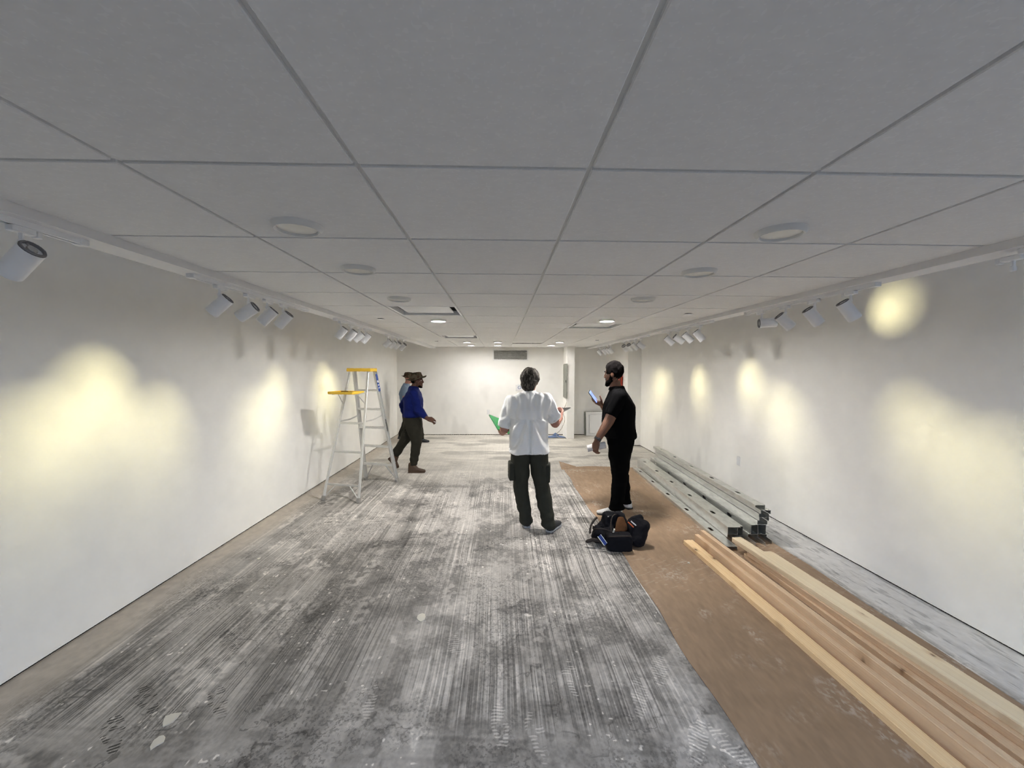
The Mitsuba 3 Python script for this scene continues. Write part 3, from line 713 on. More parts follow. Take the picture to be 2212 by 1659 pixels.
add(bk + '__strap', cat(tube([(1.13, 3.97, .255), (1.07, 3.90, .245), (1.045, 3.84, .19), (1.04, 3.80, .15)], .006), tube([(.90, 3.92, .13), (.97, 3.83, .165), (1.02, 3.82, .155), (1.05, 3.80, .145)], .006), tube([(.86, 3.90, .10), (.90, 3.98, .17), (.955, 4.02, .21)], .010)), 'mat_bag_trim', True)
add(bk + '__handle', soft(union(limb([(.82, 3.83, .05), (.87, 3.82, .07), (.94, 3.82, .06)], [.016, .017, .018])), .012, 4), 'mat_bag_trim', True)
add(bk + '__buckle', cbox((.02, .02, .03), .003, (.90, 3.93, .145)), 'mat_bag_trim')
fl_ = hull(ell((1.13, 3.86, .13), (.045, .012, .02)), ell((1.165, 3.93, .235), (.03, .012, .012)), ell((1.20, 3.90, .15), (.03, .012, .03)))
add(bk + '__leather_flap', soft(fl_, .012, 4, crumple(.012, 20, 8)), 'mat_leather', True)
add(bk + '__snap', cbox((.012, .012, .004), .001, (1.035, 3.90, .262)), 'mat_steel_plain')
kk = key('tape_pack'); tag(kk, 'small blue packet with white edges stuck in the left pocket of the tool bag', 'packet')
Mp, _ = frame((.925, 3.775, .120), (.975, 3.735, .055), (.6, .3, .7))
add(kk + '__body', put(cbox((.030, .020, .095), .003, (0, 0, .04)), Mp), 'mat_bright_blue')
add(kk + '__edge', put(cat(cbox((.005, .0215, .097), .001, (-.0165, 0, .04)), cbox((.005, .0215, .097), .001, (.0165, 0, .04))), Mp), 'mat_white_plain')
kk = add('pencil', rod((1.215, 3.86, .222), (1.262, 3.84, .178), .006, 6), 'mat_orange'); tag(kk, 'orange pencil sticking out of the tool bag', 'pencil')
kk = add('pencil', rod((1.245, 3.87, .226), (1.290, 3.85, .190), .006, 6), 'mat_white_plain'); tag(kk, 'white pencil sticking out of the tool bag', 'pencil')
kk = add('marker_pen', rod((1.055, 3.80, .140), (1.062, 3.78, .185), .008, 10), 'mat_plaster'); tag(kk, 'short pale marker standing in the middle of the tool bag', 'marker')

# plaster crumbs and paper scraps on the floor
for i, (x, y, s, lab) in enumerate(((1.625, 3.476, .014, 'tiny white plaster crumb on the brown paper beside the pine boards'), (-.531, 2.748, .05, 'pale plaster flake on the concrete in front of the grey-haired man'),
                                   (-1.573, 1.954, .05, 'pale flat scrap lying near the left foreground'), (-1.532, 1.831, .04, 'white plaster flake nearest the front on the left'), (-2.117, 3.638, .02, 'small white plaster crumb along the left wall'))):
    a = np.linspace(0, 2 * math.pi, 9, endpoint=False); q = s * (.55 + .6 * rng.random(9))
    poly = Polygon(np.stack([x + q * np.cos(a) * .7, y + q * np.sin(a)], -1))
    m_ = trimesh.creation.extrude_polygon(poly, .005, engine='earcut'); m_.apply_translation((0, 0, .0045 if i == 0 else .0003))
    kk = add('plaster_flake', m_, 'mat_plaster'); tag(kk, lab, 'plaster flake', 'plaster flakes on the floor')

# ------------------------------------------------------------------ people
def headframe(c, f):
    f = V(*f); f /= np.linalg.norm(f); u = V(0, 0, 1) - f * f[2]; u /= np.linalg.norm(u); r = np.cross(f, u)
    M = np.eye(4); M[:3, 0], M[:3, 1], M[:3, 2], M[:3, 3] = r, f, u, V(*c)
    return M
def head_parts():
    return [ell((0, -.012, .030), (.073, .092, .098)), hull(ell((0, .025, -.02), (.060, .062, .07)), ell((0, .066, -.098), (.026, .020, .018)), ell((0, -.0, -.06), (.055, .05, .05))),
            hull(ell((0, .082, .016), .008, n=12), ell((0, .099, -.022), .0095, n=12)), hull(ell((-.012, .085, -.028), .0082, n=12), ell((.012, .085, -.028), .0082, n=12), ell((0, .097, -.024), .009, n=12)),
            hull(ell((-.036, .070, .030), (.020, .013, .009), n=12), ell((.036, .070, .030), (.020, .013, .009), n=12)), ell((0, .082, -.060), (.024, .010, .006), n=14), ell((0, .080, -.071), (.021, .010, .007), n=14),
            ell((-.076, -.004, -.004), (.010, .019, .032), n=14), ell((.076, -.004, -.004), (.010, .019, .032), n=14)]
def hand(w, d, n, side, curl=.5, thumb=.35, s=1.0, spread=0.):
    """wrist, finger direction, palm normal, thumb side (a rough direction)"""
    w, d = V(*w), V(*d) / np.linalg.norm(d)
    n = V(*n); n = n - d * (n @ d); n /= np.linalg.norm(n)
    sd = np.cross(d, n); sd = sd if sd @ V(*side) > 0 else -sd
    out = [hull(*[ell(w + s * (d * a + sd * b), s * np.array(r), n=12) for a, b, r in ((0, .018, .017), (0, -.018, .017), (.088, .033, .013), (.088, -.033, .012), (.045, .036, .015), (.05, -.034, .014))])]
    for o, L in ((.033, .074), (.011, .083), (-.011, .077), (-.032, .060)):
        p = w + s * (d * .088 + sd * o); dd = d + sd * o * spread * 8; dd /= np.linalg.norm(dd); ang = 0
        pts, rs = [p], [.0098 * s]
        for fr_, r in ((.46, .0092), (.31, .0086), (.23, .0078)):
            ang += curl
            p = p + s * L * fr_ * (dd * math.cos(ang) + n * math.sin(ang)); pts.append(p); rs.append(r * s)
        out += limb(pts, rs, 10)
    p = w + s * (d * .028 + sd * .028); dd = d * .55 + sd * .75 + n * thumb; dd /= np.linalg.norm(dd)
    p2 = p + s * .045 * dd; d2 = d * .9 + sd * .25 + n * (thumb + .35); d2 /= np.linalg.norm(d2)
    p3 = p2 + s * .033 * d2; p4 = p3 + s * .024 * d2
    return out + limb([p, p2, p3, p4], [.015 * s, .0125 * s, .0105 * s, .0085 * s], 10)
def eyes(pk, M, s=1.0):
    for x in (-.031, .031):
        ek_ = add(pk + '__eye', put(trimesh.creation.icosphere(2, .0118 * s), M @ trimesh.transformations.translation_matrix((x * s, .0615 * s, .008 * s))), 'mat_eye_white', True)
        add(ek_ + '__iris', put(trimesh.creation.icosphere(2, .0062 * s), M @ trimesh.transformations.translation_matrix((x * s, .0695 * s, .008 * s))), 'mat_eye_dark', True)
def body(pk, M, parts, skin, s=1.0):
    hp = [orient(p.scale((s, s, s)), M) for p in head_parts()]
    add(pk + '__body', soft(union(hp + parts), .012, 5), skin, True)
    eyes(pk, M, s)
def brows(pk, M, mat_, s=1.0):
    for x in (-1, 1):
        add(pk + '__eyebrow', put(tube([(x * .050 * s, .066 * s, .032 * s), (x * .034 * s, .084 * s, .038 * s), (x * .018 * s, .090 * s, .034 * s)], .0045 * s, 6, 4), M), mat_, True)
def shoe(pk, heel, toe, up_m, sole_m, h=.075, wid=.048, lift=0.0, ankle=None, extra=None, tilt=0.0):
    """heel and toe: ground points; a low shoe with a separate sole; tilt lifts the heel"""
    heel, toe = V(*heel), V(*toe); d = toe - heel; L = np.linalg.norm(d); d /= L
    z = V(0, 0, 1) - d * d[2]; z /= np.linalg.norm(z); s_ = np.cross(d, z)
    M = np.eye(4); M[:3, 0], M[:3, 1], M[:3, 2], M[:3, 3] = s_, d, z, heel
    so = hull(*[ell((x * w_, L * t, .011), (.012, .012, .011), n=12) for t, w_ in ((.05, wid * .55), (.35, wid * .6), (.72, wid * .85), (.93, wid * .5)) for x in (-1, 1)])
    upm = union([hull(ell((0, .05, .03), (wid * .85, .05, .03)), ell((0, .055, h + .012), (wid * .8, .048, .025)), ell((0, L * .45, .045), (wid * .85, .05, .04))),
                 hull(ell((0, L * .45, .045), (wid * .85, .05, .04)), ell((0, L * .72, .034), (wid * .95, .05, .026)), ell((0, L * .90, .028), (wid * .7, .026, .020)))])
    if h > .1: upm = union([upm, hull(ell((0, .06, h), (wid * .85, .055, .03)), ell((0, .055, .04), (wid * .85, .05, .03)))])
    upm = upm.trim_by_plane((0, 0, 1), .012)
    sk_ = add(pk + '__shoe', put(soft(upm, .014, 5), M), up_m, True)
    add(sk_ + '__sole', put(soft(so, .02, 0), M), sole_m, 40)
    lac = cat(*[tube([(-.022, L * t, .05 + (h - .04) * (.62 - t) * 1.3 + .008), (0, L * t + .004, .062 + (h - .04) * (.62 - t) * 1.3 + .008), (.022, L * t, .05 + (h - .04) * (.62 - t) * 1.3 + .008)], .003, 6, 3) for t in (.42, .50, .58)])
    add(sk_ + '__lace', put(lac, M), extra or sole_m, True)

# --- grey-haired man in a white shirt, seen from behind
pk = key('person'); tag(pk, 'grey-haired person in a white shirt and dark cargo trousers, seen from behind', 'person')
MH = headframe((.306, 4.285, 1.545), (.34, .93, -.06))
arms = limb([(.115, 4.28, 1.335), (.040, 4.30, 1.045), (.020, 4.46, .985), (.012, 4.50, .985)], [.062, .050, .034, .030]) + limb([(.468, 4.28, 1.345), (.575, 4.33, 1.105), (.648, 4.49, 1.140), (.652, 4.50, 1.145)], [.062, .050, .034, .028])
hands = hand((.010, 4.50, .988), (-.10, .75, .45), (.5, .2, -.3), (-.2, .2, 1), .55) + hand((.655, 4.50, 1.147), (.25, .75, .55), (-.35, .45, .5), (-.9, 0, .3), .75, .5)
trunk = [hull(ell((.295, 4.28, 1.40), (.055, .058, .05)), ell((.30, 4.29, 1.50), (.055, .055, .04))), hull(ell((.29, 4.28, 1.30), (.17, .10, .06)), ell((.295, 4.28, 1.42), (.06, .06, .03))),
         hull(ell((.29, 4.28, 1.30), (.17, .10, .06)), ell((.29, 4.27, .90), (.15, .11, .10)))] + limb([(.215, 4.28, .85), (.217, 4.29, .42), (.272, 4.34, .09)], [.085, .055, .042]) + limb([(.385, 4.28, .85), (.436, 4.26, .42), (.497, 4.20, .09)], [.085, .055, .042])
body(pk, MH, arms + hands + trunk, 'mat_skin_pink')
hair = ell((0, -.018, .034), (.096, .110, .112)) - mbox(-.2, .2, .045, .3, -.3, .070) - mbox(-.2, .2, -.3, .3, -.3, -.085) - mbox(-.2, .2, -.012, .3, -.3, -.015)
hair = hair + hull(ell((0, -.065, -.05), (.074, .048, .05)), ell((0, -.06, .0), (.088, .058, .05)))
def hairf(a, f, s_): return lambda v, n: a * (meshkit.fbm(v * V(f, f, f * .45), 3, s_) - .45)
add(pk + '__hair', soft(orient(hair, MH), .009, 4, hairf(.026, 34, 2)), 'mat_hair_grey', True)
brows(pk, MH, 'mat_hair_grey')
gl = cat(*[put(trimesh.creation.torus(.021, .0018, 20, 8), M_) for M_ in [MH @ trimesh.transformations.translation_matrix((x, .098, .006)) @ trimesh.transformations.rotation_matrix(math.pi / 2, (1, 0, 0)) for x in (-.031, .031)]],
         put(cat(rod((-.010, .102, .010), (.010, .102, .010), .0018), rod((-.054, .095, .008), (-.080, -.005, .010), .0022), rod((.054, .095, .008), (.080, -.005, .010), .0022)), MH))
add(pk + '__glasses', gl, 'mat_black_plastic', 40)
# shirt
y0 = 4.275
tor = [hull(ell((.295, y0, 1.425), (.072, .068, .02)), ell((.125, y0, 1.345), (.070, .085, .055)), ell((.455, y0, 1.352), (.070, .085, .055)), ell((.285, y0 - .005, 1.20), (.195, .145, .10))),
       hull(ell((.285, y0 - .005, 1.20), (.195, .145, .10)), ell((.290, y0 - .012, 1.00), (.200, .165, .10))), hull(ell((.290, y0 - .012, 1.00), (.200, .165, .10)), ell((.297, y0 - .005, .82), (.206, .168, .05)))]
slL, slR = (.048, 4.300, 1.075), (.566, 4.325, 1.148)
def sleeve(a, b, r0_, r1_):
    a, b = V(*a), V(*b); d = (b - a) / np.linalg.norm(b - a)
    m = hull(ell(a, r0_), ell(b, r1_)); return m.trim_by_plane(tuple(-d), float(-(d @ b)))
sh = union(tor + [sleeve((.115, y0, 1.330), slL, .083, .078), sleeve((.468, y0, 1.342), slR, .083, .073)])
sh = sh.trim_by_plane((0, 0, 1), .812)
def shirtfold(v, n):
    x, z = v[:, 0], v[:, 2]; back = np.clip(-n[:, 1] * 1.3, 0, 1)
    f = .022 * (meshkit.fbm(v * V(10, 10, 5), 3, 4) - .5)
    low = np.clip((1.175 - z) / .03, 0, 1)
    ang = np.arctan2(x - .285, 1.24 - z)
    f = f + back * low * (.019 * np.sin(ang * 11 + 6 * meshkit.noise(v * 5, 3)) * np.clip(np.hypot(x - .285, 1.24 - z) / .2, 0, 1))
    f = f + back * low * (-.020 * np.exp(-((x - .292) / .011) ** 2) + .017 * np.exp(-((x - .318) / .010) ** 2) + .006 * np.exp(-((x - .266) / .012) ** 2))
    hi = np.clip((z - 1.17) / .03, 0, 1)
    f = f + back * hi * .014 * np.sin(x * 62 + 4 * meshkit.noise(v * 6, 9) + (z - 1.2) * 9)
    arm = ((x < .09) | (x > .49)) * 1.0
    return f + arm * .010 * (meshkit.fbm(v * V(26, 8, 13) + z[:, None] * 6, 2, 15) - .5) * 1.6
shk = add(pk + '__shirt', soft(sh, .011, 8, shirtfold), 'mat_shirt_white', True)
yk = union(tor).trim_by_plane((0, 0, 1), 1.168).trim_by_plane((0, -1, 0), -(y0 - .03))
yk = yk - mbox(-.3, .9, 3.9, 4.6, 1.0, 1.185).rotate((0, 0, 0)) if False else yk
add(shk + '__yoke', soft(yk.scale((1.0, 1.0, 1.0)).translate((0, -.012, .004)), .012, 5, lambda v, n: .011 * np.sin(v[:, 0] * 62 + 4 * meshkit.noise(v * 6, 9)) + .003), 'mat_shirt_white', True)
col = m3.Manifold.cylinder(.05, .078, .071, 36).translate((.296, 4.28, 1.405)) - m3.Manifold.cylinder(.07, .066, .060, 36).translate((.296, 4.28, 1.40))
add(shk + '__collar', soft(col, .02, 2), 'mat_shirt_white', True)
# trousers, pockets, shoes
tr = union(chain(ell((.215, 4.278, .83), (.104, .135, .05)), ell((.206, 4.28, .70), (.098, .115, .07)), ell((.216, 4.285, .40), .076), ell((.262, 4.325, .14), .070), ell((.274, 4.340, .075), (.071, .075, .05))) +
           chain(ell((.385, 4.278, .83), (.104, .135, .05)), ell((.400, 4.275, .70), (.098, .115, .07)), ell((.438, 4.26, .40), .079), ell((.486, 4.215, .15), .073), ell((.498, 4.205, .075), (.074, .078, .05))) +
           [hull(ell((.215, 4.278, .83), (.104, .135, .05)), ell((.385, 4.278, .83), (.104, .135, .05)))])
tr = tr.trim_by_plane((0, 0, 1), .038)
def legfold(v, n): return .028 * (meshkit.fbm(v * V(8, 8, 12), 3, 2) - .5) + .006 * np.sin(v[:, 2] * 60 + 6 * meshkit.noise(v * 5, 1)) * np.clip((.34 - v[:, 2]) / .2, 0, 1)
tk = add(pk + '__trousers', soft(tr, .015, 6, legfold), 'mat_olive', True)
for c_, yw in (((.112, 4.27, .62), 6), ((.490, 4.26, .60), -8)):
    add(tk + '__cargo_pocket', soft(pouch(c_, (.028, .075, .095), yw, .7), .02, 2), 'mat_olive', True)
shoe(pk, (.285, 4.285, 0), (.245, 4.57, 0), 'mat_shoe_dark', 'mat_sole_grey')
shoe(pk, (.490, 4.165, 0), (.640, 4.40, 0), 'mat_shoe_dark', 'mat_sole_grey')
# held things
e1, e2 = V(.6, .7, -.33), V(.5, -.75, -.72); e1 /= np.linalg.norm(e1); e2 = e2 - e1 * (e2 @ e1); e2 /= np.linalg.norm(e2); e3 = np.cross(e1, e2)
Mf = np.eye(4); Mf[:3, 0], Mf[:3, 1], Mf[:3, 2], Mf[:3, 3] = e1, e2, e3, V(-.13, 4.55, 1.171)
fk = key('folder'); tag(fk, 'bright green folder held in the left hand of the person in the white shirt', 'folder')
add(fk + '__cover', put(cat(cbox((.31, .23, .003), .001, (.155, .115, .004)), cbox((.31, .23, .003), .001, (.155, .115, -.004)), cbox((.31, .006, .011), .001, (.155, .229, 0))), Mf), 'mat_green')
add(fk + '__papers', put(cbox((.29, .21, .004), .001, (.152, .118, 0)), Mf), 'mat_white_plain')
tk = key('tablet'); tag(tk, 'black tablet held in the right hand of the person in the white shirt', 'tablet')
a1, a2 = V(.80, .45, .34), V(-.40, .85, -.10); a1 /= np.linalg.norm(a1); a2 = a2 - a1 * (a2 @ a1); a2 /= np.linalg.norm(a2); a3 = np.cross(a1, a2)
Mt = np.eye(4); Mt[:3, 0], Mt[:3, 1], Mt[:3, 2], Mt[:3, 3] = a1, a2, a3, V(.692, 4.625, 1.215)
add(tk + '__body', put(cbox((.125, .19, .009), .003), Mt), 'mat_black_plastic')
add(tk + '__screen', put(cbox((.112, .172, .001), .0003, (0, 0, .005)), Mt), 'mat_screen_black')
# --- person in black
pk = key('person'); tag(pk, 'bearded person all in black with white trainers, looking at a phone', 'person')
MH = headframe((1.302, 4.76, 1.616), (-.89, .45, -.09))
N1, N2, N3 = (1.335, 4.60, 1.36), (1.200, 4.565, 1.085), (1.075, 4.525, .905)
F1, F2, F3 = (1.40, 4.955, 1.36), (1.355, 5.02, 1.085), (1.215, 4.865, 1.238)
arms = limb([N1, N2, N3, (1.068, 4.523, .892)], [.070, .058, .038, .030]) + limb([F1, F2, F3, (1.208, 4.86, 1.245)], [.066, .056, .036, .028])
hands = hand((1.066, 4.522, .885), (-.22, -.02, -.95), (.75, .45, -.1), (-.4, .9, .0), .55, .35, 1.05) + hand((1.205, 4.858, 1.25), (-.82, -.05, .42), (-.25, .25, .9), (.1, -.9, .3), .30, .45, 1.0)
trunk = [hull(ell((1.345, 4.765, 1.43), (.068, .068, .05)), ell((1.315, 4.76, 1.52), (.064, .064, .05))), hull(ell((1.37, 4.77, 1.32), (.10, .17, .06)), ell((1.35, 4.765, 1.44), (.07, .07, .03))),
         hull(ell((1.37, 4.77, 1.32), (.10, .17, .06)), ell((1.39, 4.765, .90), (.13, .16, .10)))] + limb([(1.37, 4.68, .85), (1.368, 4.68, .42), (1.335, 4.672, .10)], [.09, .06, .044]) + limb([(1.42, 4.86, .85), (1.455, 4.88, .42), (1.49, 4.89, .10)], [.09, .06, .044])
body(pk, MH, arms + hands + trunk, 'mat_skin_brown', 1.04)
hair = ell((0, -.016, .044), (.085, .103, .108)) - mbox(-.2, .2, .060, .3, -.3, .085) - mbox(-.2, .2, -.3, .3, -.3, -.055) - mbox(-.2, .2, -.002, .3, -.3, .012) - mbox(-.2, .2, -.04, .3, -.3, -.030) - hull(ell((-.09, -.004, -.004), .024), ell((.09, -.004, -.004), .024))
add(pk + '__hair', soft(orient(hair.scale((1.04,) * 3), MH), .009, 4, hairf(.020, 60, 4)), 'mat_hair_black', True)
beard = hull(ell((0, .045, -.085), (.062, .045, .030)), ell((0, .074, -.108), (.034, .024, .024)), ell((0, .020, -.065), (.066, .040, .030))) + hull(ell((-.060, .012, -.03), (.010, .015, .035)), ell((-.056, .03, -.075), (.014, .02, .02))) + hull(ell((.060, .012, -.03), (.010, .015, .035)), ell((.056, .03, -.075), (.014, .02, .02))) + hull(ell((-.020, .077, -.048), (.012, .011, .006)), ell((.020, .077, -.048), (.012, .011, .006)))
beard = beard - ell((0, .092, -.064), (.022, .016, .010))
add(pk + '__beard', soft(orient(beard.scale((1.05,) * 3), MH), .009, 4, hairf(.012, 60, 6)), 'mat_hair_black', True)
brows(pk, MH, 'mat_hair_black', 1.04)
yw = 108
def el2(c, f_, s_, h_): return ell(c, (s_, f_, h_), yaw=-72 + 0)   # s_: across the shoulders, f_: front to back
tor = [hull(el2((1.355, 4.768, 1.455), .078, .085, .02), ell(N1, (.085, .085, .065)), ell(F1, (.08, .08, .06)), el2((1.375, 4.77, 1.24), .165, .225, .11)),
       hull(el2((1.375, 4.77, 1.24), .165, .225, .11), el2((1.368, 4.762, 1.05), .180, .215, .09)), hull(el2((1.368, 4.762, 1.05), .180, .215, .09), el2((1.395, 4.765, .90), .176, .205, .06))]
sh = union(tor + [sleeve(N1, (1.222, 4.572, 1.158), .088, .072), sleeve(F1, (1.367, 5.0, 1.16), .085, .072)]).trim_by_plane((0, 0, 1), .865)
shk = add(pk + '__polo_shirt', soft(sh, .014, 8, lambda v, n: .014 * (meshkit.fbm(v * V(8, 8, 6), 3, 12) - .5)), 'mat_black_cloth', True)
col = m3.Manifold.cylinder(.046, .100, .080, 36).translate((1.348, 4.766, 1.435)) - m3.Manifold.cylinder(.08, .080, .068, 36).translate((1.348, 4.766, 1.43))
add(shk + '__collar', soft(col, .02, 2), 'mat_black_cloth', True)
tr = union(chain(el2((1.385, 4.70, .88), .165, .13, .06), el2((1.368, 4.685, .68), .125, .115, .07), ell((1.368, 4.68, .42), .086), ell((1.345, 4.675, .15), .078), ell((1.338, 4.672, .09), (.085, .078, .04))) +
           chain(el2((1.412, 4.84, .88), .165, .13, .06), el2((1.43, 4.86, .68), .125, .115, .07), ell((1.452, 4.88, .42), .084), ell((1.482, 4.888, .15), .074), ell((1.488, 4.89, .09), (.08, .076, .04))) + [hull(el2((1.385, 4.70, .88), .165, .13, .06), el2((1.412, 4.84, .88), .165, .13, .06))])
tr = tr.trim_by_plane((0, 0, 1), .058)
add(pk + '__trousers', soft(tr, .016, 6, legfold), 'mat_black_cloth', True)
shoe(pk, (1.405, 4.672, .0), (1.105, 4.695, .0), 'mat_shoe_white', 'mat_black_plastic', extra='mat_white_plain')
shoe(pk, (1.565, 4.845, .0), (1.415, 5.09, .0), 'mat_shoe_white', 'mat_black_plastic', extra='mat_white_plain')
wt, _ = frame(N2, N3)
wd = (V(*N3) - V(*N2)); wd /= np.linalg.norm(wd)
Mw, _ = frame(V(*N3) + wd * .004, V(*N3) + wd, (0, 1, 0))
add(pk + '__wristwatch', put(cat(trimesh.creation.annulus(.036, .041, .022, sections=28), cbox((.012, .03, .034), .004, (-.043, 0, 0))), Mw), 'mat_black_plastic', 40)
pk2 = key('phone'); tag(pk2, 'smartphone with a bluish screen held up by the person in black', 'phone')
p0, p1 = V(1.034, 4.80, 1.415), V(1.128, 4.815, 1.292)
Mp, Lp = frame(p0, p1, (.65, -.55, .5))
add(pk2 + '__body', put(cbox((.009, .076, Lp + .01), .003, (0, 0, Lp / 2)), Mp), 'mat_black_plastic')
add(pk2 + '__screen', put(cbox((.001, .068, Lp - .004), .0003, (.0050, 0, Lp / 2)), Mp), 'mat_phone_blue')
scene[pk2 + '__screen']['emitter'] = {'type': 'area', 'radiance': rgb(.0035, .005, .0135)}
pr = key('paper_roll'); tag(pr, 'rolled up white paper held in the left hand of the person in black', 'paper roll')
ra, rb = V(.972, 4.590, .786), V(1.172, 4.560, .833)
Mr, Lr = frame(ra, rb)
pts = [(r_ * math.cos(t_), r_ * math.sin(t_)) for t_ in np.linspace(0, 2 * math.pi * 2.6, 90) for r_ in [.026 + .0035 * t_ / (2 * math.pi) * 1.6]]
from shapely.geometry import LineString
spiral = LineString(pts).buffer(.0009)
add(pr + '__sheet', put(trimesh.creation.extrude_polygon(spiral, Lr, engine='earcut'), Mr), 'mat_paper_roll', 30)
add(pr + '__printed_end', put(trimesh.creation.annulus(.012, .024, .02, sections=24), Mr @ trimesh.transformations.translation_matrix((0, 0, Lr - .03))), 'mat_print_blue', 30)

# --- person in a blue sweater and camouflage hat, walking to the right
def boonie(pk, M, s=1.0):
    crown = hull(ell((0, -.012, .060), (.092, .112, .020)), ell((0, -.012, .118), (.080, .098, .022)))
    brim = hull(ell((0, -.012, .050), (.102, .122, .008))) 
    hk = add(pk + '__hat', soft(orient(crown.scale((s,) * 3), M), .014, 4, crumple(.008, 30, 1)), 'mat_camo', True)
    n = 44; ang = np.linspace(0, 2 * math.pi, n, endpoint=False)
    rows = []
    for t in np.linspace(0, 1, 5):
        rows.append(np.stack([(.090 + .062 * t) * np.cos(ang), -.012 + (.110 + .062 * t) * np.sin(ang), .056 - .020 * t + .018 * t * np.cos(2 * ang) * -1 + .006 * t * np.sin(5 * ang)], -1))
    v = np.vstack(rows); v2 = v - V(0, 0, .004); f = []
    for a in range(4):
        for b in range(n):
            i0, i1 = a * n + b, a * n + (b + 1) % n
            f += [[i0, i0 + n, i1 + n], [i0, i1 + n, i1]]
    f = np.array(f); N = len(v)
    e = [[4 * n + b, 4 * n + b + N, 4 * n + (b + 1) % n + N] for b in range(n)] + [[4 * n + b, 4 * n + (b + 1) % n + N, 4 * n + (b + 1) % n] for b in range(n)]
    bm = trimesh.Trimesh(np.vstack([v, v2]) * s, np.vstack([f, f[:, ::-1] + N, e]), process=False)
    add(hk + '__brim', put(bm, M), 'mat_camo', True)

pk = key('person'); tag(pk, 'person in a blue long-sleeved top and camouflage bucket hat walking past the ladder', 'person')
MH = headframe((-1.352, 6.75, 1.478), (.97, .06, -.03))
R1, R2, R3 = (-1.375, 6.58, 1.29), (-1.300, 6.565, 1.02), (-1.165, 6.50, .905)
L1, L2, L3 = (-1.455, 6.93, 1.28), (-1.640, 6.98, 1.06), (-1.600, 6.96, .87)
arms = limb([R1, R2, R3, (-1.155, 6.497, .898)], [.058, .046, .034, .028]) + limb([L1, L2, L3], [.058, .046, .032])
hands = hand((-1.152, 6.496, .896), (.92, -.02, -.32), (-.2, .6, -.75), (.2, -.4, .6), .45, .3, 1.0) + hand((-1.598, 6.958, .862), (.3, 0, -.9), (.8, -.3, .2), (.2, -.9, 0), .5)
trunk = [hull(ell((-1.405, 6.75, 1.36), (.060, .060, .05)), ell((-1.375, 6.75, 1.43), (.056, .056, .05))), hull(ell((-1.42, 6.75, 1.25), (.09, .15, .06)), ell((-1.41, 6.75, 1.37), (.06, .06, .03))), hull(ell((-1.42, 6.75, 1.25), (.09, .15, .06)), ell((-1.43, 6.75, .88), (.11, .14, .10)))] + \
        limb([(-1.40, 6.68, .84), (-1.352, 6.67, .50), (-1.405, 6.67, .11)], [.085, .055, .042]) + limb([(-1.45, 6.84, .84), (-1.575, 6.87, .51), (-1.765, 6.89, .22)], [.085, .055, .042])
body(pk, MH, arms + hands + trunk, 'mat_skin_dark')
hair = ell((0, -.016, .034), (.080, .099, .103)) - mbox(-.2, .2, .03, .3, -.3, .3) - mbox(-.2, .2, -.3, .3, -.3, -.055) - mbox(-.2, .2, -.04, .3, -.3, .02)
add(pk + '__hair', soft(orient(hair, MH), .012, 4, hairf(.008, 60, 4)), 'mat_hair_black', True)
beard = hull(ell((0, .064, -.099), (.029, .0228, .021)), ell((0, .040, -.085), (.052, .034, .024))) - ell((0, .09, -.060), (.035, .03, .024))
add(pk + '__beard', soft(orient(beard, MH), .010, 4), 'mat_hair_black', True)
Mh = MH @ trimesh.transformations.rotation_matrix(.22, (1, 0, 0))
boonie(pk, Mh)
tor = [hull(ell((-1.41, 6.75, 1.375), (.070, .080, .02)), ell(R1, (.075, .070, .06)), ell(L1, (.075, .070, .06)), ell((-1.42, 6.75, 1.17), (.158, .205, .10))),
       hull(ell((-1.42, 6.75, 1.17), (.158, .205, .10)), ell((-1.428, 6.75, .93), (.150, .185, .09)))]
sh = union(tor + chain(ell(R1, .072), ell(R2, .066), ell((-1.185, 6.51, .922), .046)) + chain(ell(L1, .072), ell(L2, .064), ell((-1.605, 6.962, .89), .046))).trim_by_plane((0, 0, 1), .868)
add(pk + '__sweater', soft(sh, .015, 7, lambda v, n: .040 * (meshkit.fbm(v * V(9, 9, 11) + v[:, [2]] * V(3, 0, 0), 3, 21) - .5)), 'mat_blue_cloth', True)
tr = union(chain(ell((-1.415, 6.69, .86), (.150, .12, .05)), ell((-1.395, 6.68, .70), (.125, .105, .07)), ell((-1.352, 6.67, .50), .083), ell((-1.395, 6.67, .20), .068), ell((-1.402, 6.67, .14), (.068, .064, .03))) +
           chain(ell((-1.445, 6.81, .86), (.150, .12, .05)), ell((-1.490, 6.84, .70), (.118, .10, .07)), ell((-1.580, 6.87, .51), .082), ell((-1.735, 6.89, .27), .066)) + [hull(ell((-1.415, 6.69, .86), (.150, .12, .05)), ell((-1.445, 6.81, .86), (.150, .12, .05)))]).trim_by_plane((0, 0, 1), .118)
add(pk + '__trousers', soft(tr, .016, 6, legfold), 'mat_olive_dark', True)
shoe(pk, (-1.490, 6.662, 0), (-1.205, 6.665, 0), 'mat_boot_brown', 'mat_boot_brown', .13, .047, extra='mat_bag_trim')
shoe(pk, (-1.875, 6.90, .175), (-1.715, 6.90, .008), 'mat_boot_brown', 'mat_boot_brown', .13, .047, extra='mat_bag_trim')
ck = key('cigarette'); tag(ck, 'thin white stick held between the fingers of the person in blue', 'cigarette')
add(ck, rod((-1.075, 6.49, .858), (-1.02, 6.49, .838), .005), 'mat_white_plain')

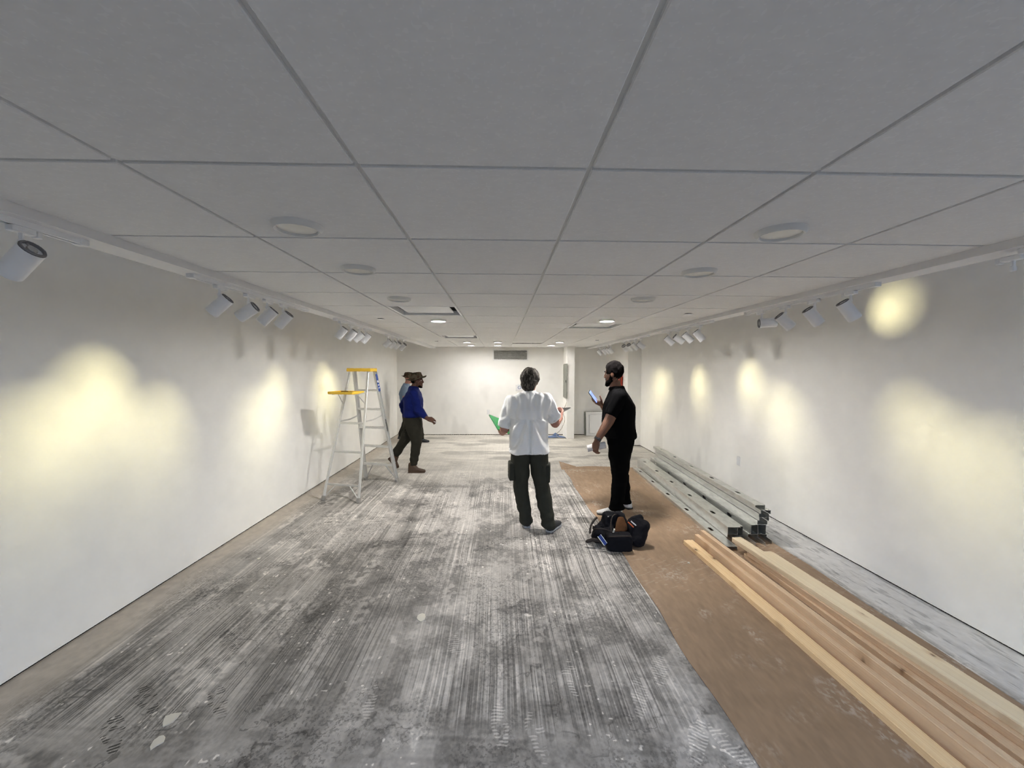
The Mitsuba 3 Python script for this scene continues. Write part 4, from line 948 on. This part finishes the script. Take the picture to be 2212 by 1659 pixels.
# --- person behind him
pk = key('person'); tag(pk, 'person in a grey-blue shirt and bucket hat mostly hidden behind the person in blue', 'person')
MH = headframe((-2.085, 9.5, 1.455), (.96, .10, -.05))
R1, R2, R3 = (-2.15, 9.32, 1.24), (-2.14, 9.30, .98), (-2.00, 9.28, .85)
L1, L2, L3 = (-2.20, 9.68, 1.24), (-2.27, 9.70, .97), (-2.16, 9.68, .80)
arms = limb([R1, R2, R3], [.058, .046, .032]) + limb([L1, L2, L3], [.058, .046, .032])
hands = hand(R3, (.6, 0, -.8), (0, 1, 0), (.8, 0, .3), .4) + hand(L3, (.6, 0, -.8), (0, -1, 0), (.8, 0, .3), .4)
trunk = [hull(ell((-2.14, 9.5, 1.32), (.058, .058, .05)), ell((-2.11, 9.5, 1.40), (.055, .055, .05))), hull(ell((-2.165, 9.5, 1.20), (.09, .15, .06)), ell((-2.15, 9.5, 1.32), (.06, .06, .03))), hull(ell((-2.165, 9.5, 1.20), (.09, .15, .06)), ell((-2.12, 9.5, .84), (.11, .14, .1)))] + \
        limb([(-2.06, 9.42, .80), (-1.86, 9.42, .46), (-1.80, 9.43, .10)], [.085, .055, .042]) + limb([(-2.13, 9.58, .80), (-2.16, 9.58, .45), (-2.30, 9.58, .12)], [.085, .055, .042])
body(pk, MH, arms + hands + trunk, 'mat_skin_pink')
boonie(pk, MH)
sh = union([hull(ell((-2.15, 9.5, 1.33), (.070, .08, .02)), ell(R1, (.075, .07, .06)), ell(L1, (.075, .07, .06)), ell((-2.165, 9.5, 1.10), (.150, .20, .1))), hull(ell((-2.165, 9.5, 1.10), (.15, .20, .1)), ell((-2.13, 9.5, .88), (.155, .19, .08))),
            sleeve(R1, (-2.14, 9.31, 1.06), .075, .068), sleeve(L1, (-2.245, 9.69, 1.06), .075, .068)]).trim_by_plane((0, 0, 1), .83)
add(pk + '__shirt', soft(sh, .018, 7, crumple(.018, 9, 4)), 'mat_greyblue', True)
tr = union(chain(ell((-2.10, 9.44, .82), (.150, .12, .05)), ell((-2.00, 9.43, .66), (.12, .10, .07)), ell((-1.86, 9.42, .46), .085), ell((-1.81, 9.43, .12), .07)) +
           chain(ell((-2.14, 9.56, .82), (.150, .12, .05)), ell((-2.15, 9.57, .64), (.12, .10, .07)), ell((-2.17, 9.58, .45), .085), ell((-2.29, 9.58, .16), .07)) + [hull(ell((-2.10, 9.44, .82), (.15, .12, .05)), ell((-2.14, 9.56, .82), (.15, .12, .05)))]).trim_by_plane((0, 0, 1), .09)
add(pk + '__trousers', soft(tr, .02, 6, legfold), 'mat_olive_dark', True)
shoe(pk, (-1.89, 9.43, 0), (-1.62, 9.43, 0), 'mat_shoe_dark', 'mat_shoe_dark', .09, .047)
shoe(pk, (-2.38, 9.58, .06), (-2.14, 9.58, .004), 'mat_shoe_dark', 'mat_shoe_dark', .09, .047)
